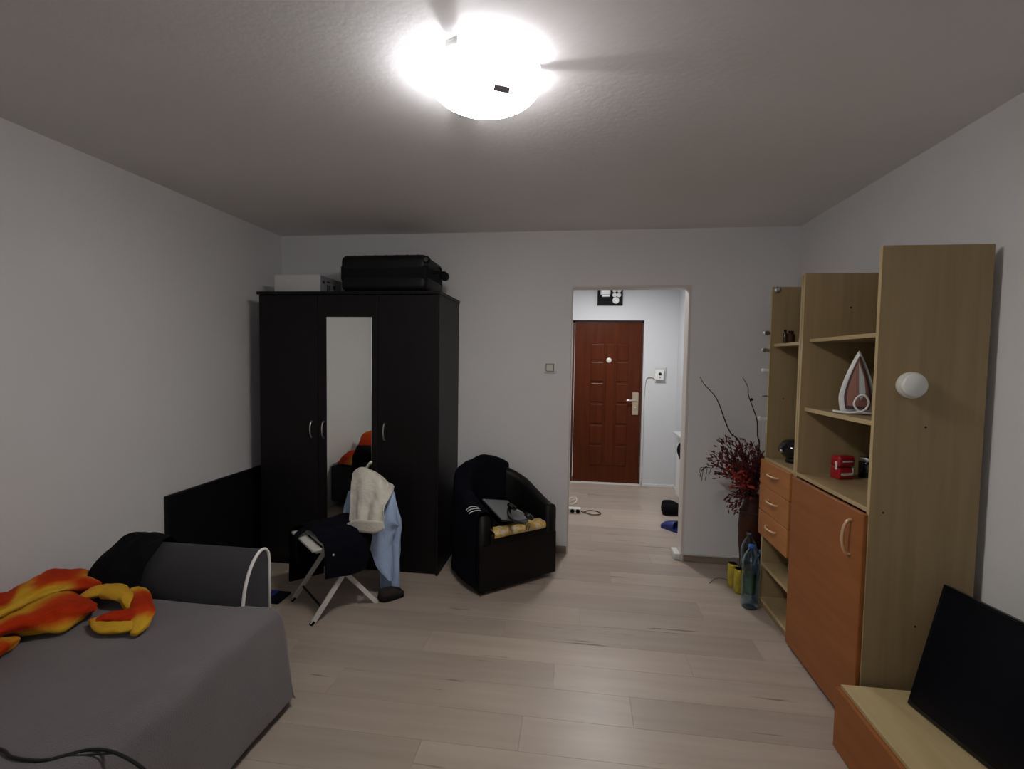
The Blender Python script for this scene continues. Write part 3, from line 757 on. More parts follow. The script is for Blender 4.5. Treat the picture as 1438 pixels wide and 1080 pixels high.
# beige shirt over it
def beige():
    G = [[sp(497, 676, .57), sp(506, 664, .585), sp(520, 664, .59), sp(537, 674, .59), sp(550, 686, .59)],
         [sp(496, 665, .50), sp(504, 657, .505), sp(518, 659, .51), sp(536, 669, .515), sp(552.5, 688, .52)],
         [sp(494, 678, .43), sp(506, 672, .43), sp(520, 675, .435), sp(535, 684, .435), sp(548, 698, .44)],
         [sp(492, 705, .385), sp(506, 703, .385), sp(519, 704, .38), sp(531, 708, .38), sp(541, 713, .38)],
         [sp(489, 728, .34), sp(504, 728, .34), sp(516, 730, .335), sp(528, 732, .33), sp(541, 730, .34)],
         [sp(487, 743, .305), sp(501, 746, .305), sp(514, 748, .30), sp(528, 748, .30), sp(540.5, 744, .31)]]
    P = cr2(G, 10, 8); nn = len(P); mm = len(P[0])
    for i in range(nn):
        for j in range(mm):
            t = i/(nn-1); s_ = j/(mm-1)
            P[i][j] = P[i][j] - cn*((.008*math.sin(s_*17+t*4)+.006*math.sin(s_*9-t*3+1))*min(1, max(0, t-.15)*1.8))
    P = wrinkle(P, .007, 16, 21)
    return MB().grid(P).build('beige_shirt', 'beige', None, True, solid=.004, sub=1, offset=0)
BE = tag(place(beige()), 'beige linen shirt hung over the back of the folding chair', 'shirt')
G = [[sp(487.5, 735, .300), sp(500, 730, .285), sp(514, 731, .275), sp(525, 731, .28), sp(538, 733, .295)],
     [sp(488, 743, .29), sp(501, 746.5, .28), sp(514, 748.5, .27), sp(527, 749, .275), sp(540, 742, .29)]]
MB().grid(cr2(G, 6, 4)).build('shirt_hem', 'beige', BE, True, solid=.003)
MB().tube(cr1([sp(512, 662, .60), sp(517, 654, .61), sp(521, 649, .61)], 4), [.014]*9, 10, flat=(1.2, .7)).build('collar', 'beige', BE, True)

# dark brown slipper under the shirt
def shoe(name, c, d, L, wdt, h, m, label, cat, group=None, mule=False):
    c = Vector(c); d = Vector(d).normalized(); sdv = Vector((-d.y, d.x, 0))
    t = thing(name, label, cat, c, group)
    def outline(k, sc=1): return wdt*sc*(.40+.14*math.sin(k*math.pi*.9) + .05*math.sin(k*math.pi*2.1))*min(1, (min(k, 1-k)*9+.03)**.5)
    sole = []; N = 16
    pts = [c+d*((k/N-.5)*L)+sdv*outline(k/N) for k in range(N+1)]+[c+d*((k/N-.5)*L)-sdv*outline(k/N) for k in range(N, -1, -1)]
    MB().prism([p+UP*.0 for p in pts], (0, 0, .022)).build('sole', m if mule else 'rubber', t)
    G = []
    for i in range(N+1):
        k = i/N; hh = h*(1-.55*max(0, (k-.45)/.55)**1.4)*min(1, ((1-k)*7+.05)**.5)*min(1, (k*8+.3)**.5)
        if mule and k < .42: continue
        row = []
        for j in range(11):
            a = math.pi*j/10
            row.append(c+d*((k-.5)*L)+sdv*outline(k, .98)*math.cos(a)+UP*(.02+(hh-.02)*math.sin(a)**.7))
        G.append(row)
    MB().grid(G).build('strap' if mule else 'upper', m, t, True, solid=.005)
    return t
shoe('shoe', at(547, 839, z=0)+Vector((.012, .0, 0)), (.75, .66, 0), .17, .085, .07, 'brownshoe', 'dark brown shoe on the floor below the blue shirt', 'shoe')

# ------------------------------------------------------------------ tub armchair
FL = Vector((-.597, 3.026, 0)); ce = Vector((.759, .651, 0)).normalized(); ck = Vector((-.651, .759, 0)).normalized()
def al(a, c, z): return FL + ce*a + ck*c + UP*z
AC = thing('armchair', 'black leatherette tub armchair beside the wardrobe', 'armchair', al(.31, .28, 0))
AW, AS, AR = .625, .27, .305
def tub(off):
    """plan of the wall at an inward offset, ~60 points from left front round the back to right front"""
    P = []
    for k in range(11): P.append((off, AS*k/10))
    for k in range(1, 40):
        t = math.pi*(1-k/40); P.append((AW/2+(AW/2-off)*math.cos(t), AS+(AR-off)*math.sin(t)))
    for k in range(11): P.append((AW-off, AS*(1-k/10)))
    return P
TN = len(tub(0))
def tubh(i):
    t = i/(TN-1); q = math.sin(math.pi*t)
    return .525+.205*max(0, min(1, (q-.05)/.90))**1.25
def shell():
    rings = []
    th = .085
    for off, zf in ((0, 0), (0, .5), (0, .93), (.012, .985), (.03, 1.0), (.055, 1.0), (th-.012, .985), (th, .93), (th, .5), (th, .2)):
        pl_ = tub(off); rings.append([al(a, c, .03 + (tubh(i)-.03)*zf) for i, (a, c) in enumerate(pl_)])
    mb = MB(); mb.grid(rings)
    for i in (0, TN-1):
        vs_ = [mb.bm.verts.new(r_[i]) for r_ in rings]; mb.bm.faces.new(vs_)
    return mb.build('tub_back', 'leather', AC, True, weld=True)
shell()
MB().obox(al(0, 0, 0), ce, ck, UP, (.088, AW-.088), (-.006, .46), (.03, .395), .018, 3).build('seat', 'leather', AC, True)
MB().obox(al(0, 0, 0), ce, ck, UP, (.0, AW), (-.010, .012), (.03, .33), .006, 2).build('front_panel', 'leather', AC)
for a in (.05, AW-.05):
    for c in (.05, .42):
        aa = a if c < .2 else (.16 if a < .3 else AW-.16)
        MB().cyl(al(aa, c, 0), al(aa, c, .032), .022, 12).build('foot', 'silver' if a > .3 and c < .2 else 'blackplastic', AC)

# yellow patterned seat cloth
def pad():
    G = []
    for i, (c, z) in enumerate(((-.018, .375), (-.022, .398), (-.008, .414), (.03, .418), (.12, .418), (.22, .418))):
        G.append([al(.105+(.415)*k/5, c, z) for k in range(6)])
    P = wrinkle(cr2(G, 5, 4), .004, 20, 3)
    return MB().grid(P).build('seat_cloth', 'floral', None, True, solid=.006, offset=0)
tag(place(pad()), 'yellow flower-patterned cloth on the armchair seat', 'cloth')

# black cloth heap on the seat under the laptop
def seatheap():
    P = []
    for i in range(20):
        row = []
        for j in range(20):
            a = .12+.40*i/19; c = .055+.36*j/19
            e = math.sin(math.pi*i/19)**.5*math.sin(math.pi*j/19)**.5
            row.append(al(a, c, .424+.022*e+.006*e*noise.noise(Vector((a*16, c*16, 2)))))
        P.append(row)
    return MB().grid(P).build('dark_scarf', 'blackcloth', None, True, solid=.004, offset=0)
tag(place(seatheap()), 'black garment bunched on the armchair seat under the laptop', 'garment')

# laptop, closed, lying tilted on the seat
lp0 = Vector((-.468, 3.144, .478)); lx = Vector((.7629, .6172, -.1937)).normalized(); ly = Vector((-.5872, .7861, .1932)); ly = (ly-lx*ly.dot(lx)).normalized(); lz = lx.cross(ly)
LPT = thing('laptop', 'closed silver laptop lying on the armchair seat', 'laptop', lp0)
sk = Matrix(((lx.x, ly.x, lz.x, lp0.x), (lx.y, ly.y, lz.y, lp0.y), (lx.z, ly.z, lz.z, lp0.z), (0, 0, 0, 1)))
MB().box((0, 0, -.004), (.215, .31, .006), .004, 3, sk).build('lid', 'laptop', LPT)
MB().box((0, .004, -.017), (.215, .31, -.005), .004, 3, sk).build('base', 'blackplastic', LPT)
# headphones
hc = at(738, 723, z=.53)
HP = thing('headphones', 'black headphones lying against the laptop on the armchair', 'headphones', hc)
pts = cr1([at(716, 712, z=.535), at(714.5, 718, z=.530), at(716.5, 726, z=.522), at(723, 731.5, z=.512), at(732, 733.5, z=.500), at(740, 731, z=.492)], 5)
MB().tube(pts, .011, 8, flat=(1.3, .6)).build('headband', 'blackgloss', HP, True)
for k, p_ in enumerate((at(719, 711, z=.545), at(743, 725, z=.500))):
    MB().lathe([(.018, -.018), (.034, -.014), (.036, 0), (.030, .012), (.012, .016)], p_, 20, Vector((.5, .3, .8))).build('ear_cup', 'blackgloss', HP, True)
MB().tube(cr1([at(726, 716, z=.525), at(733, 720, z=.512), at(738, 726, z=.50)], 5), .006, 8).build('inner_band', 'silver', HP, True)
MB().tube(cr1([at(738, 733, z=.48), at(739, 741, z=.44), at(741, 745, z=.422), at(744, 739, z=.43)], 5), .0025, 6).build('cord', 'cableblack', HP, True)

# jacket over the left arm and the back of the armchair
def jacket():
    P = []; i0, i1 = 1, 40
    for i in range(i0, i1+1):
        t = (i-i0)/(i1-i0); row = []
        h = tubh(i)+.014 + .05*math.exp(-((t-.80)/.16)**2) + .02*math.exp(-((t-.45)/.12)**2)
        out_low = .05 + .10*max(0, t-.5)
        sec = [(-.020, out_low), (-.022, .15), (-.024, .28), (-.022, h*.75), (-.018, h*.93), (.0, h+.004), (.04, h+.008), (.08, h), (.102, h-.05), (.104, h-.12), (.106, .47+.02*math.sin(t*9))]
        if t > .55: sec[-1] = (.11+.03*(t-.55), .47)
        for off, z in cr1([(a, b, 0) for a, b in sec], 3) and [(q.x, q.y) for q in cr1([(a, b, 0) for a, b in sec], 3)]:
            a, c = tub(off)[i]; row.append(al(a, c-(.02 if t < .06 else 0), z))
        P.append(row)
    P = wrinkle(P, .010, 11, 15)
    return MB().grid(P).build('jacket', 'navy', None, True, solid=.006, sub=1, offset=0)
JK = tag(place(jacket()), 'dark navy jacket with three pale sleeve stripes over the armchair', 'jacket')
for st in (((655, 716.7), (658, 713.6), (662, 711.7), (667, 711.6), (672, 712.8)), ((657, 718.6), (660, 716.2), (664.4, 715), (669, 714.4), (674, 715)), ((659, 721.8), (662, 719.4), (665.6, 718), (670.5, 717), (675.5, 717.2))):
    cpts = cr1([onplane(u, v, al(.02, .10, .585), UP) for u, v in st], 4)
    MB().grid([[p_, p_+ck*.0085] for p_ in cpts]).build('sleeve_stripe', 'white', JK, False, solid=.002)

# ------------------------------------------------------------------ wall unit, right: shelf cabinet (near) and drawer unit (far)
ux0, ux1 = 1.18, 1.572
def panel(parent, x0, x1, y0, y1, z0, z1, name='side_panel'):
    o = MB().box((x0, y0, z0), (x1, y1, z1), .001).build(name, 'beech', parent)
    return o
def edge(parent, y0, y1, z0, z1, x=None):
    x = ux0 if x is None else x
    MB().box((x-.0012, y0, z0), (x+.0004, y1, z1)).build('edge_band', 'beech_edge', parent)
CAB = thing('shelf_cabinet', 'tall beech cabinet with open shelves above an orange door', 'cabinet', (1.38, 2.44, 0))
ya0, ya1, yb0, yb1 = 2.100, 2.118, 2.752, 2.770
p1 = panel(CAB, ux0, ux1, ya0, ya1, 0, 2.008); edge(p1, ya0, ya1, 0, 2.008)
p2 = panel(CAB, ux0, ux1, yb0, yb1, 0, 2.016); edge(p2, yb0, yb1, 0, 2.016)
for name, z0, z1, x0 in (('shelf', 1.655, 1.673, 1.215), ('shelf', 1.292, 1.312, 1.205), ('shelf', .945, .963, ux0), ('shelf', .05, .068, ux0)):
    s_ = MB().box((x0, ya1, z0), (ux1, yb0, z1), .001).build(name, 'beech', CAB); edge(s_, ya1, yb0, z0, z1, x0)
MB().box((ux1-.004, ya1, .05), (ux1, yb0, 1.98)).build('back_panel', 'beech', CAB)
MB().box((ux0+.02, ya1, 0), (ux0+.035, yb0, .05)).build('plinth', 'beech', CAB)
cd_ = MB().box((ux0-.020, ya0+.003, .03), (ux0-.002, yb1-.010, .938), .004, 3).build('door', 'orange_dk', CAB); cd_['label'] = 'reddish orange cabinet door'
bow_handle(cd_, (ux0-.020, 2.185, .815), (0, 0, 1), .145, (-1, 0, 0), 'handle', .007, .03)
for (u, v) in ((1195, 432),):
    q = at(u, v, y=yb0); MB().cyl((q.x, yb0, q.z), (q.x, yb0-.0015, q.z), .005, 10).build('screw_hole', 'hole', p2)
for (u, v) in ((1240, 720), (1285, 880), (1300, 600)):
    q = at(u, v, y=ya0); MB().cyl((q.x, ya0, q.z), (q.x, ya0-.0015, q.z), .004, 10).build('screw_hole', 'hole', p1)
DU = thing('drawer_unit', 'narrow beech unit with three orange drawers and open shelves', 'cabinet', (1.38, 2.98, 0))
yc0, yc1, yd0, yd1 = 2.776, 2.793, 3.183, 3.20
q1 = panel(DU, ux0, ux1, yc0, yc1, 0, 2.014); edge(q1, yc0, yc1, 0, 2.014)
q2 = panel(DU, ux0, ux1, yd0, yd1, 0, 2.010); edge(q2, yd0, yd1, 0, 2.010)
for z0, z1, x0 in ((1.645, 1.662, 1.20), (.944, .961, ux0), (.462, .478, ux0+.01), (.278, .296, ux0), (.055, .073, ux0)):
    s_ = MB().box((x0, yc1, z0), (ux1, yd0, z1), .001).build('shelf', 'beech', DU); edge(s_, yc1, yd0, z0, z1, x0)
MB().box((ux1-.004, yc1, .05), (ux1, yd0, 1.98)).build('back_panel', 'beech', DU)
MB().box((ux0+.02, yc1, 0), (ux0+.035, yd0, .055)).build('plinth', 'beech', DU)
for z0, z1 in ((.794, .948), (.636, .790), (.478, .632)):
    d_ = MB().box((ux0-.022, yc0+.006, z0), (ux0-.003, yd1+.004, z1), .004, 3).build('drawer', 'orange', DU)
    MB().box((ux0, yc1+.012, z0+.02), (ux1-.05, yd0-.012, z1-.02)).build('drawer_box', 'beech', d_)
    bow_handle(d_, (ux0-.022, 2.99, (z0+z1)/2+.012), (0, 1, 0), .125, (-1, 0, 0), 'handle', .006, .026)
# hinges left on the front edge of the far panel
for (u, v, sz, m_) in ((1078, 468, .020, 'silver'), (1075, 492, .020, 'silver'), (1073, 520, .014, 'white'), (1069, 588, .018, 'white'), (1071, 556, .008, 'silver')):
    q = at(u, v, y=3.19)
    MB().box((q.x-sz, 3.184, q.z-sz*.55), (1.186, 3.199, q.z+sz*.55), .004).cyl((q.x-sz*.4, 3.178, q.z), (q.x-sz*.4, 3.2, q.z), sz*.75, 14, .003).build('hinge', m_, q2)
q = at(1090, 407, y=3.18); MB().lathe([(.020, 0), (.020, .008), (.010, .014), (.0, .014)], (q.x+.006, 3.183, q.z), 18, (0, -1, 0)).build('hinge', 'silver', q2, True)
q = at(1100, 560, y=3.183); MB().cyl((q.x, 3.183, q.z), (q.x, 3.1815, q.z), .004, 10).build('screw_hole', 'hole', q2)

# puck light on the near panel
pc = at(1277, 541, y=ya0)
PK = thing('puck_light', 'round white puck light stuck on the side of the cabinet', 'light', pc)
MB().lathe([(.050, 0), (.052, .004), (.052, .020), (.049, .026)], pc, 36, (0, -1, 0)).build('body', 'offwhite', PK, True)
MB().lathe([(.046, .026), (.046, .034), (.040, .039), (.0005, .041)], pc, 36, (0, -1, 0)).build('lens', 'white', PK, True)

# ------------------------------------------------------------------ things on the cabinet shelves
# steam iron standing on its heel
ib = Vector((1.302, 2.46, 1.314)); vd = Vector((-ib.x, -ib.y, 0)).normalized(); vd = Vector((vd.x*.86-vd.y*.0, vd.y, 0)).normalized(); vs_ = Vector((-vd.y, vd.x, 0))
IR = thing('steam_iron', 'white steam iron with copper soleplate standing on the middle shelf', 'iron', ib)
def tear(w, h0, h1, n=14):
    L_ = []
    for k in range(n+1):
        t = k/n; L_.append((w*(1-t**1.75)*(.80+.20*min(1, t*4)), h0+(h1-h0)*t))
    pts = [(x, z) for x, z in L_]+[(-x, z) for x, z in reversed(L_[:-1])]
    return pts
def tearprism(w, h0, h1, d0, d1, name, m_, bev=.004):
    poly = [ib+vs_*x+UP*z+vd*d0 for x, z in tear(w, h0, h1)]
    return MB().prism(poly, vd*(d1-d0)).build(name, m_, IR, False, bev=bev)
tearprism(.047, .035, .250, .052, .058, 'soleplate', 'copper', .002)
tearprism(.057, .022, .270, .040, .053, 'sole_trim', 'iron_dark', .003)
tearprism(.078, .004, .295, -.03, .041, 'body', 'white', .012)
g_ = [ib+vs_*x+UP*z+vd*.0585 for x, z in ((-.002, .236), (.020, .17), (.028, .10), (.012, .062), (.004, .10))]
MB().prism(g_, vd*.0015).build('sole_reflection', 'iron_grey', IR)  # pale sliver stands in for a reflection on the copper sole
MB().tube(cr1([ib+UP*.03-vd*.03, ib+UP*.05-vd*.10, ib+UP*.14-vd*.12, ib+UP*.22-vd*.09, ib+UP*.25-vd*.02], 5), .017, 10).build('handle', 'white', IR, True)
for zz in (.10, .135): MB().cyl(ib+vs_*.058+UP*zz, ib+vs_*.080+UP*zz, .012, 12, .003).build('button', 'iron_grey', IR)
cz = .008
loop = [ib+vs_*-.085+vd*.03+UP*.006, ib+vs_*-.03+vd*.07+UP*.006, ib+vs_*.02+vd*.09+UP*.020, ib+vs_*.040+vd*.085+UP*.055, ib+vs_*.025+vd*.08+UP*.088, ib+vs_*.0+vd*.078+UP*.082,
        ib+vs_*-.014+vd*.08+UP*.05, ib+vs_*.0+vd*.085+UP*.022, ib+vs_*.03+vd*.085+UP*.010, ib+vs_*.075+vd*.06+UP*.006, ib+vs_*.085+vd*.03+UP*.006, ib+vs_*.05+vd*.05+UP*.007, ib+vs_*-.05+vd*.045+UP*.007, ib+vs_*-.09+vd*.02+UP*.008]
MB().tube(cr1(loop, 7), .0048, 8).build('cord', 'white', IR, True)

RB = thing('red_box', 'small red plastic box with pale bands on the cabinet deck', 'box', (1.35, 2.63, .963))
rx = Vector((.95, .32, 0)).normalized(); ry = Vector((-rx.y, rx.x, 0)); ro = Vector((1.349, 2.645, .963))
MB().obox(ro, rx, ry, UP, (-.047, .047), (-.03, .03), (0, .062), .010, 3).build('body', 'red', RB, True)
MB().obox(ro, rx, ry, UP, (-.046, .046), (-.03, .03), (.064, .118), .012, 3).build('lid', 'red', RB, True)
MB().obox(ro, rx, ry, UP, (-.030, .030), (-.0325, -.029), (.088, .096), .001).build('pale_band', 'white', RB)
MB().obox(ro, rx, ry, UP, (-.036, .036), (-.0325, -.029), (.022, .034), .001).obox(ro, rx, ry, UP, (.027, .036), (-.0325, -.029), (.022, .06), .001).build('pale_band', 'white', RB)
MB().obox(ro, rx, ry, UP, (-.0490, -.045), (-.016, -.004), (.05, .09), .001).build('latch', 'white', RB)
jc = Vector((1.50, 2.70, .963))
JR = thing('jar', 'black jar with a silver lid at the right of the red box', 'jar', jc)
MB().lathe([(.040, 0), (.043, .004), (.043, .078), (.040, .082)], jc, 24).build('body', 'blackgloss', JR, True)
MB().lathe([(.041, .083), (.043, .086), (.043, .102), (.040, .105)], jc, 24).build('lid', 'silver', JR, True)

# black glossy device on the drawer unit deck
dc = Vector((1.315, 3.03, .961))
DV = thing('black_speaker', 'glossy black rounded speaker on top of the orange drawers', 'speaker', dc)
MB().lathe([(.0, 0), (.065, 0), (.07, .006), (.066, .026), (.05, .03), (.0, .03)], dc, 28, sx=1.2, sy=.8).build('foot', 'blackplastic', DV, True)
MB().lathe([(.0, .012), (.055, .016), (.082, .040), (.102, .068), (.104, .078), (.096, .100), (.080, .124), (.066, .134), (.0, .137)], dc, 36, sx=1.18, sy=.9, cap=False).build('body', 'blackgloss', DV, True)
dq = dc+Vector((-.116, -.03, .072)); MB().lathe([(.009, 0), (.009, .006), (.0, .008)], dq, 14, (-1, -.25, 0)).build('highlight_dot', 'silver', DV, True)  # silver dot stands in for the highlight on the gloss body
# small things on the upper shelf
for (u, v, nm, lb, ct, m_, r_, h_) in ((1096, 478, 'glass_vial', 'small dark brown glass vial on the upper shelf of the drawer unit', 'vial', 'brownglass', .012, .075), (1104, 478, 'brown_cup', 'little brown cup beside the vial on the upper shelf', 'cup', 'vase', .022, .07), (1118, 478, 'clear_cap', 'tiny clear plastic cap at the end of the upper shelf', 'cap', 'clearplastic', .012, .035)):
    q = at(u, 505, y=3.02); c_ = Vector((q.x+.02, 3.02, 1.662))
    t_ = thing(nm, lb, ct, c_)
    MB().lathe([(r_*.9, 0), (r_, .004), (r_, h_*.7), (r_*.6, h_*.82), (r_*.6, h_*.86)], c_, 16).build('body', m_, t_, True)
    MB().lathe([(r_*.66, h_*.86), (r_*.66, h_), (r_*.3, h_)], c_, 16).build('rim', 'hole' if m_ != 'clearplastic' else 'white', t_, True)

# ------------------------------------------------------------------ TV bench and television
TB = thing('tv_bench', 'low beech bench with an orange front under the television', 'bench', (1.33, 1.2, 0))
bz = .262
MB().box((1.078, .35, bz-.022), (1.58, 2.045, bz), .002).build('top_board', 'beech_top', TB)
MB().box((1.0765, .35, bz-.022), (1.0785, 2.045, bz)).build('edge_band', 'beech_edge', TB)
MB().box((1.078, 2.025, 0), (1.58, 2.043, bz-.022)).build('side_panel', 'beech', TB)
MB().box((1.078, .352, 0), (1.58, .37, bz-.022)).build('side_panel', 'beech', TB)
MB().box((1.57, .37, 0), (1.58, 2.025, bz-.022)).build('back_panel', 'beech', TB)
for y0, y1 in ((1.19, 2.047), (.35, 1.184)):
    MB().box((1.057, y0, .006), (1.076, y1, bz-.010), .005, 3).build('drawer_front', 'orange_dk', TB)
tb0 = Vector((1.262, 1.955, bz+.004)); tdir = Vector((.19, -.982, 0)).normalized(); lean = math.radians(14.5)
tn = Vector((-tdir.y*-1, 0, 0)); 
back = Vector((-tdir.y, tdir.x, 0)); back = back if back.x > 0 else -back
tup = (UP*math.cos(lean)+back*math.sin(lean)).normalized(); tnn = back*math.cos(lean)-UP*math.sin(lean)
TV = thing('television', 'large black flat television leaning back on the low bench', 'television', tb0)
TWD, THT = .82, .475
MB().obox(tb0, tdir, tup, tnn, (0, TWD), (0.004, THT), (.004, .026), .004, 2).build('cabinet', 'blackplastic', TV)
MB().obox(tb0, tdir, tup, tnn, (.009, TWD-.009), (.018, THT-.009), (.0015, .0045), .0005).build('screen', 'tv', TV)
bz_ = MB()
bz_.obox(tb0, tdir, tup, tnn, (0, TWD), (.004, .018), (0, .006), .001).obox(tb0, tdir, tup, tnn, (0, TWD), (THT-.009, THT), (0, .006), .001).obox(tb0, tdir, tup, tnn, (0, .009), (.004, THT), (0, .006), .001).obox(tb0, tdir, tup, tnn, (TWD-.009, TWD), (.004, THT), (0, .006), .001)
bz_.build('bezel', 'blackgloss', TV)
MB().obox(tb0, tdir, tup, tnn, (.2, TWD-.2), (.08, .33), (.026, .045), .012, 3).build('rear_housing', 'blackplastic', TV)

# ------------------------------------------------------------------ vase with dried bouquet
vc = Vector((1.262, 3.60, 0))
VS = thing('floor_vase', 'tall dark brown floor vase in the corner behind the drawers', 'vase', vc)
MB().lathe([(.060, 0), (.064, .01), (.070, .10), (.085, .25), (.092, .38), (.085, .48), (.062, .55), (.050, .585), (.056, .61), (.050, .61), (.044, .585), (.05, .55)], vc, 32).build('vessel', 'vase', VS, True)
MB().lathe([(.0855, .488), (.089, .492), (.0835, .502)], vc, 32, cap=False).build('band', 'stem', VS, True)
DB = thing('dried_bouquet', 'dried dark red bouquet with two long curly twigs in the floor vase', 'bouquet', vc+Vector((0, 0, .60)))
def twig(pts, r0): 
    C = cr1(pts, 8); n = len(C)
    return MB().tube(C, [r0*(1-.65*i/(n-1)) for i in range(n)], 6).build('curly_twig', 'stem', DB, True)
f = lambda u, v, y=3.56: at(u, v, y=y)
twig([vc+UP*.45, vc+UP*.62, f(1040, 625), f(1026, 608), f(1018, 590), f(1010, 568), f(1003, 555), f(991, 542), f(986, 535), f(983, 529)], .006)
twig([vc+UP*.45, vc+UP*.63, f(1066, 628), f(1064, 612), f(1063, 590), f(1057, 572), f(1051, 555), f(1050, 543), f(1043, 530)], .006)
random.seed(11)
br = MB(); leaves = MB(); blooms = MB()
def leaf(mb, p, d, L_, w):
    d = d.normalized(); s_ = d.cross(Vector((random.uniform(-1, 1), random.uniform(-1, 1), random.uniform(-1, 1))))
    if s_.length < .05: return
    s_.normalize(); n_2 = d.cross(s_)*L_*.12
    a = mb.bm.verts.new(p); b1 = mb.bm.verts.new(p+d*L_*.5+s_*w+n_2); b2 = mb.bm.verts.new(p+d*L_*.5-s_*w+n_2); e_ = mb.bm.verts.new(p+d*L_)
    m_ = mb.bm.verts.new(p+d*L_*.5-n_2*.3)
    mb.bm.faces.new((a, b1, m_)); mb.bm.faces.new((a, m_, b2)); mb.bm.faces.new((b1, e_, m_)); mb.bm.faces.new((m_, e_, b2))
tips = [(1012, 622), (1025, 618), (1040, 622), (1052, 626), (1006, 640), (1000, 650), (1018, 636), (1034, 634), (1048, 640), (1060, 636), (1010, 664), (1022, 655), (1066, 650), (1030, 650), (1044, 655), (1056, 660), (1024, 700), (1030, 712), (1036, 690), (1072, 640), (1078, 655)]
base = vc+UP*.60
for (u, v) in tips:
    yy = 3.60+random.uniform(-.14, .13); tip = f(u, v, yy)
    if tip.x > 1.56: tip.x = 1.56
    mid = base.lerp(tip, .5)+Vector((random.uniform(-.03, .03), random.uniform(-.03, .03), .05))
    C = cr1([base-UP*.1+Vector((random.uniform(-.02, .02), random.uniform(-.02, .02), 0)), base+Vector((random.uniform(-.02, .02), random.uniform(-.02, .02), .02)), mid, tip], 5)
    br.tube(C, [.0034*(1-.5*i/(len(C)-1)) for i in range(len(C))], 5)
    for i in range(6, len(C)):
        for k in range(7):
            dd = (C[i]-C[i-1]).normalized()+Vector((random.uniform(-1, 1), random.uniform(-1, 1), random.uniform(-.6, 1)))*.9
            leaf(leaves, C[i]+Vector((random.gauss(0, .016), random.gauss(0, .016), random.gauss(0, .016))), dd, random.uniform(.025, .05), random.uniform(.004, .009))
# arching pair drooping to the left
C = cr1([base, base+Vector((-.08, -.03, .10)), f(1012, 657), f(996, 654), f(986, 660), f(983, 670)], 6)
br.tube(C, .003, 5)
for e_ in ((985, 676), (990, 675), (981, 668), (995, 668)):
    br.tube(cr1([C[-9], f(e_[0]+3, 657), f(*e_)], 4), .0022, 5)
br.build('branches', 'stem', DB, True)
lo_ = leaves.build('dried_leaves', 'leaf_red', DB); lo_['kind'] = 'stuff'
for k in range(90):
    u = random.gauss(1036, 10); v = 672+ (u-1036)*.7 + random.gauss(0, 7)
    p_ = f(u, v, 3.56+random.uniform(-.10, .02))
    leaf(blooms, p_, Vector((random.uniform(-1, 1), random.uniform(-1, 1), random.uniform(-1, 1))), random.uniform(.025, .045), random.uniform(.007, .014))
fo_ = blooms.build('red_blooms', 'flower', DB); fo_['kind'] = 'stuff'; fo_['label'] = 'bright orange-red dried blooms'

# ------------------------------------------------------------------ bottles and cans by the drawer unit
def bottle(c, h, r, m_, capm, label, belt=True):
    c = Vector(c); t_ = thing('plastic_bottle', label, 'bottle', c)
    pr_ = [(r*.55, .004), (r*.86, 0), (r, .014), (r, h*.18), (r*.95, h*.20), (r, h*.22), (r, h*.36), (r*.95, h*.38), (r, h*.40), (r, h*.50), (r*.90, h*.53), (r*.93, h*.57), (r, h*.62), (r*.98, h*.72), (r*.78, h*.82), (r*.44, h*.90), (r*.30, h*.93), (r*.30, h*.965)]
    MB().lathe(pr_, c, 28).build('shell', m_, t_, True, solid=.0015, offset=-1)
    MB().lathe([(r*.36, h*.945), (r*.36, h*.995), (r*.30, h)], c, 18).build('cap', capm, t_, True)
    return t_
b1 = bottle((1.118, 3.185, 0), .400, .052, 'pet', 'bluecap', 'large clear blue water bottle in front of the drawer unit')
MB().lathe([(.034, .09), (.034, .215)], (1.118, 3.185, 0), 20, cap=False).build('green_label', 'pet_green', b1, True)
bottle((1.190, 3.432, 0), .395, .052, 'pet', 'clipgrey', 'clear bottle with a grey cap behind the blue-capped bottle')
bottle((1.105, 3.075, 0), .02, .02, 'pet', 'bluecap', 'x') if False else None
b3 = bottle((1.215, 3.275, 0), .335, .050, 'pet_dark', 'bluecap', 'deep blue bottle between the clear bottle and the drawer unit')
def can(c, label):
    c = Vector(c); t_ = thing('drink_can', label, 'can', c, None); r = .031
    MB().lathe([(r*.8, 0), (r, .012), (r, .15), (r*.86, .163)], c, 24).build('body', 'can', t_, True)
    MB().lathe([(r*.86, .163), (r*.82, .160), (.0, .159)], c, 24).build('lid', 'canlid', t_, True)
can((1.098, 3.465, 0), 'yellow drink can standing nearest the back wall')
can((1.112, 3.375, 0), 'yellow drink can partly hidden behind the large blue bottle')
tag(place(MB().tube(cr1([at(996, 819, z=.004), at(1004, 813, z=.006), at(1013, 812, z=.012), at(1022, 815, z=.004)], 5), .0025, 6).build('dry_stick', 'twigdry', None, True)), 'thin dry stick on the floor left of the yellow cans', 'stick')

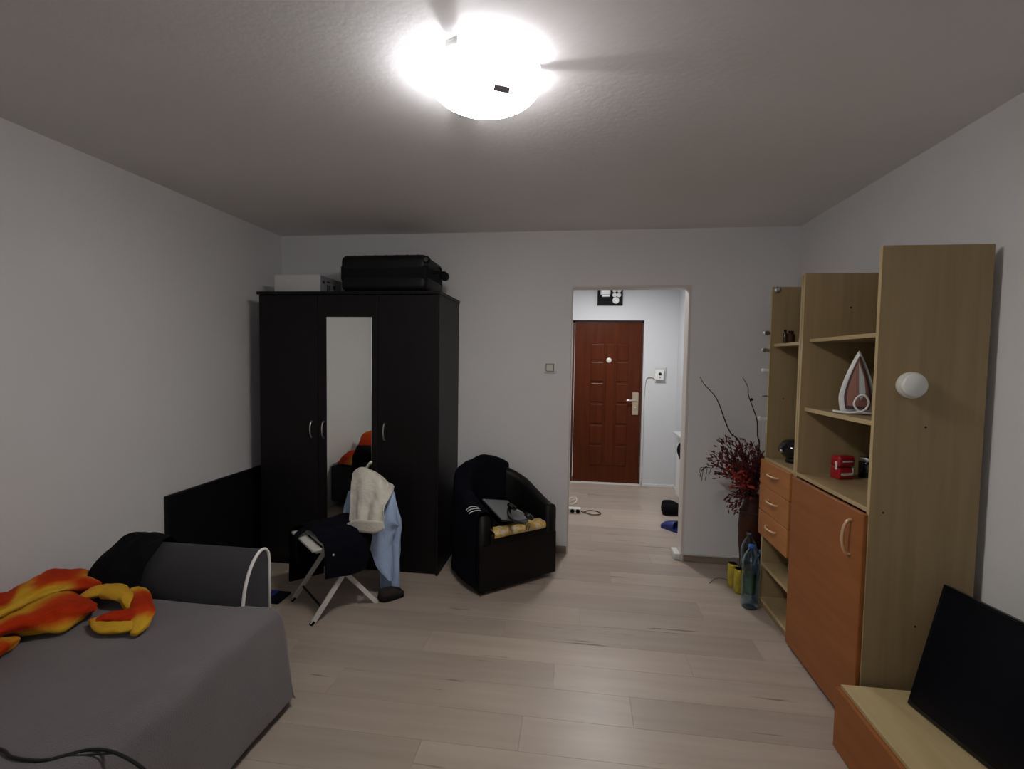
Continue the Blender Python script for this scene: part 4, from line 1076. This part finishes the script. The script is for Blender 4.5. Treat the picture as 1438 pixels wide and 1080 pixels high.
# ------------------------------------------------------------------ hallway things
ya = YE
EP = thing('fuse_board', 'black fuse board with a meter and round white fuses above the door', 'fuse board', (.388, ya, 2.23))
a = at(839.5, 404, y=ya); b_ = at(874, 429, y=ya)
zt = 2.50
MB().box((a.x, ya-.03, b_.z), (b_.x, ya, zt), .004).build('board', 'rubber', EP)
w_ = b_.x-a.x
mt_ = MB().box((a.x+.03, ya-.10, b_.z+.115), (a.x+.5*w_, ya-.028, zt-.01), .012, 3).build('meter', 'iron_grey', EP)
MB().box((a.x+.045, ya-.104, b_.z+.15), (a.x+.5*w_-.015, ya-.098, zt-.03), .003).build('meter_window', 'white', mt_)
MB().box((a.x+.05, ya-.075, b_.z+.098), (a.x+.47*w_, ya-.028, b_.z+.118), .006).build('terminal_cover', 'white', EP)
for (u, v, r_) in ((863, 408, .026), (869.5, 408, .026), (863, 414.5, .027), (869, 414.5, .027), (864.8, 422, .040)):
    q = at(u, v, y=ya-.04); MB().lathe([(r_, 0), (r_, .022), (r_*.7, .030), (r_*.65, .026), (.0, .026)], (q.x, ya-.03, q.z), 20, (0, -1, 0)).build('fuse', 'white', EP, True)
q = at(927, 526.5, y=ya)
DBX = thing('alarm_box', 'small white alarm box on the hall wall right of the door', 'alarm', (q.x, ya, q.z))
MB().box((q.x-.062, ya-.012, q.z-.095), (q.x+.068, ya, q.z+.095), .011, 3).build('soft_shadow_plate', 'iron_grey', DBX)  # grey plate stands in for the soft shadow round the housing
MB().box((q.x-.062, ya-.045, q.z-.062), (q.x+.040, ya-.012, q.z+.062), .008, 3).build('housing', 'white', DBX)
MB().cyl((q.x-.008, ya-.045, q.z+.012), (q.x-.008, ya-.049, q.z+.012), .018, 16).cyl((q.x-.008, ya-.045, q.z-.030), (q.x-.008, ya-.048, q.z-.030), .007, 12).build('sensor_eye', 'hole', DBX)
wp = [(q.x-.055, ya-.02, q.z-.05), (q.x-.09, ya-.012, q.z-.03), (q.x-.13, ya-.012, q.z-.028), (q.x-.172, ya-.012, q.z-.06), (DX1+.016, ya-.010, q.z-.25), (DX1+.012, ya-.010, .9), (DX1+.016, ya-.010, .5), (DX1+.010, ya-.010, .02)]
MB().tube(cr1(wp, 6), .0065, 8).build('wire', 'cablewhite', DBX, True)
# shoe cabinet at the hall's right wall
SCB = thing('shoe_cabinet', 'narrow white cabinet with a grey top along the right hall wall', 'cabinet', (1.17, 4.9, 0))
MB().box((1.150, 4.35, .06), (HX1-.013, 5.62, .745), .003).build('body', 'white', SCB)
MB().box((1.090, 4.33, .745), (HX1-.001, 5.64, .768), .003).build('top', 'iron_grey', SCB)
for y0, y1 in ((4.36, 4.98), (4.99, 5.61)): MB().box((1.135, y0, .07), (1.150, y1, .735), .003).build('door', 'white', SCB)
MB().box((1.17, 4.37, 0), (1.19, 5.6, .06)).build('plinth', 'iron_grey', SCB)
tag(place(MB().tube(cr1([(1.095, 5.22, .70), (1.09, 5.22, .64), (1.105, 5.22, .58), (1.11, 5.22, .53)], 4), [.012+.016*math.sin(i/12*3) for i in range(13)], 12, flat=(1, 1.3)).build('black_pouch', 'blackcloth', None, True)), 'black pouch hanging from the edge of the narrow hall cabinet', 'pouch')
shoe('black_shoe', Vector((1.005, 5.03, 0)), (1, .1, 0), .22, .10, .11, 'blackcloth', 'black shoe on the hall floor near the white cabinet', 'shoe')
shoe('black_shoe', Vector((1.01, 5.17, 0)), (1, .18, 0), .21, .10, .11, 'blackcloth', 'second black shoe, standing behind the other black shoe in the hall', 'shoe')
shoe('blue_slipper', at(944, 744, z=0)+Vector((.02, 0, 0)), (-.75, .66, 0), .27, .115, .085, 'bluerubber', 'blue rubber slipper on the hall floor by the opening', 'slipper', None, True)
# power strip and cords
e0 = at(799, 721, z=0); 
PS = thing('power_strip', 'cream power strip on the hall floor at the left of the opening', 'power strip', (-.06, 4.91, 0))
MB().box((-.25, 4.88, 0), (.075, 4.95, .052), .006, 3).build('body', 'offwhite', PS)
for x in (-.19, -.13, -.07, -.01, .045):
    MB().lathe([(.021, 0), (.021, .002), (.018, -.0), (.0, 0)], (x, 4.8785, .028), 18, (0, -1, 0)).build('socket', 'brownshoe', PS, True)
MB().tube(cr1([(.07, 4.915, .02), (.13, 4.91, .006), (.18, 4.87, .006), (.25, 4.88, .006), (.275, 4.93, .006), (.23, 4.99, .006), (.16, 5.0, .006), (.11, 4.95, .006), (.13, 4.91, .012)], 6), .005, 6).build('cord', 'brownglass', PS, True)
tag(place(MB().tube(cr1([(-.08, 5.22, .006), (-.02, 5.18, .006), (.03, 5.22, .03), (.02, 5.30, .05), (-.04, 5.30, .04), (-.06, 5.24, .01), (.0, 5.35, .006), (.04, 5.42, .006)], 6), .005, 6).build('coiled_cord', 'offwhite', None, True)), 'loose pale cord looped on the hall floor behind the power strip', 'cord')
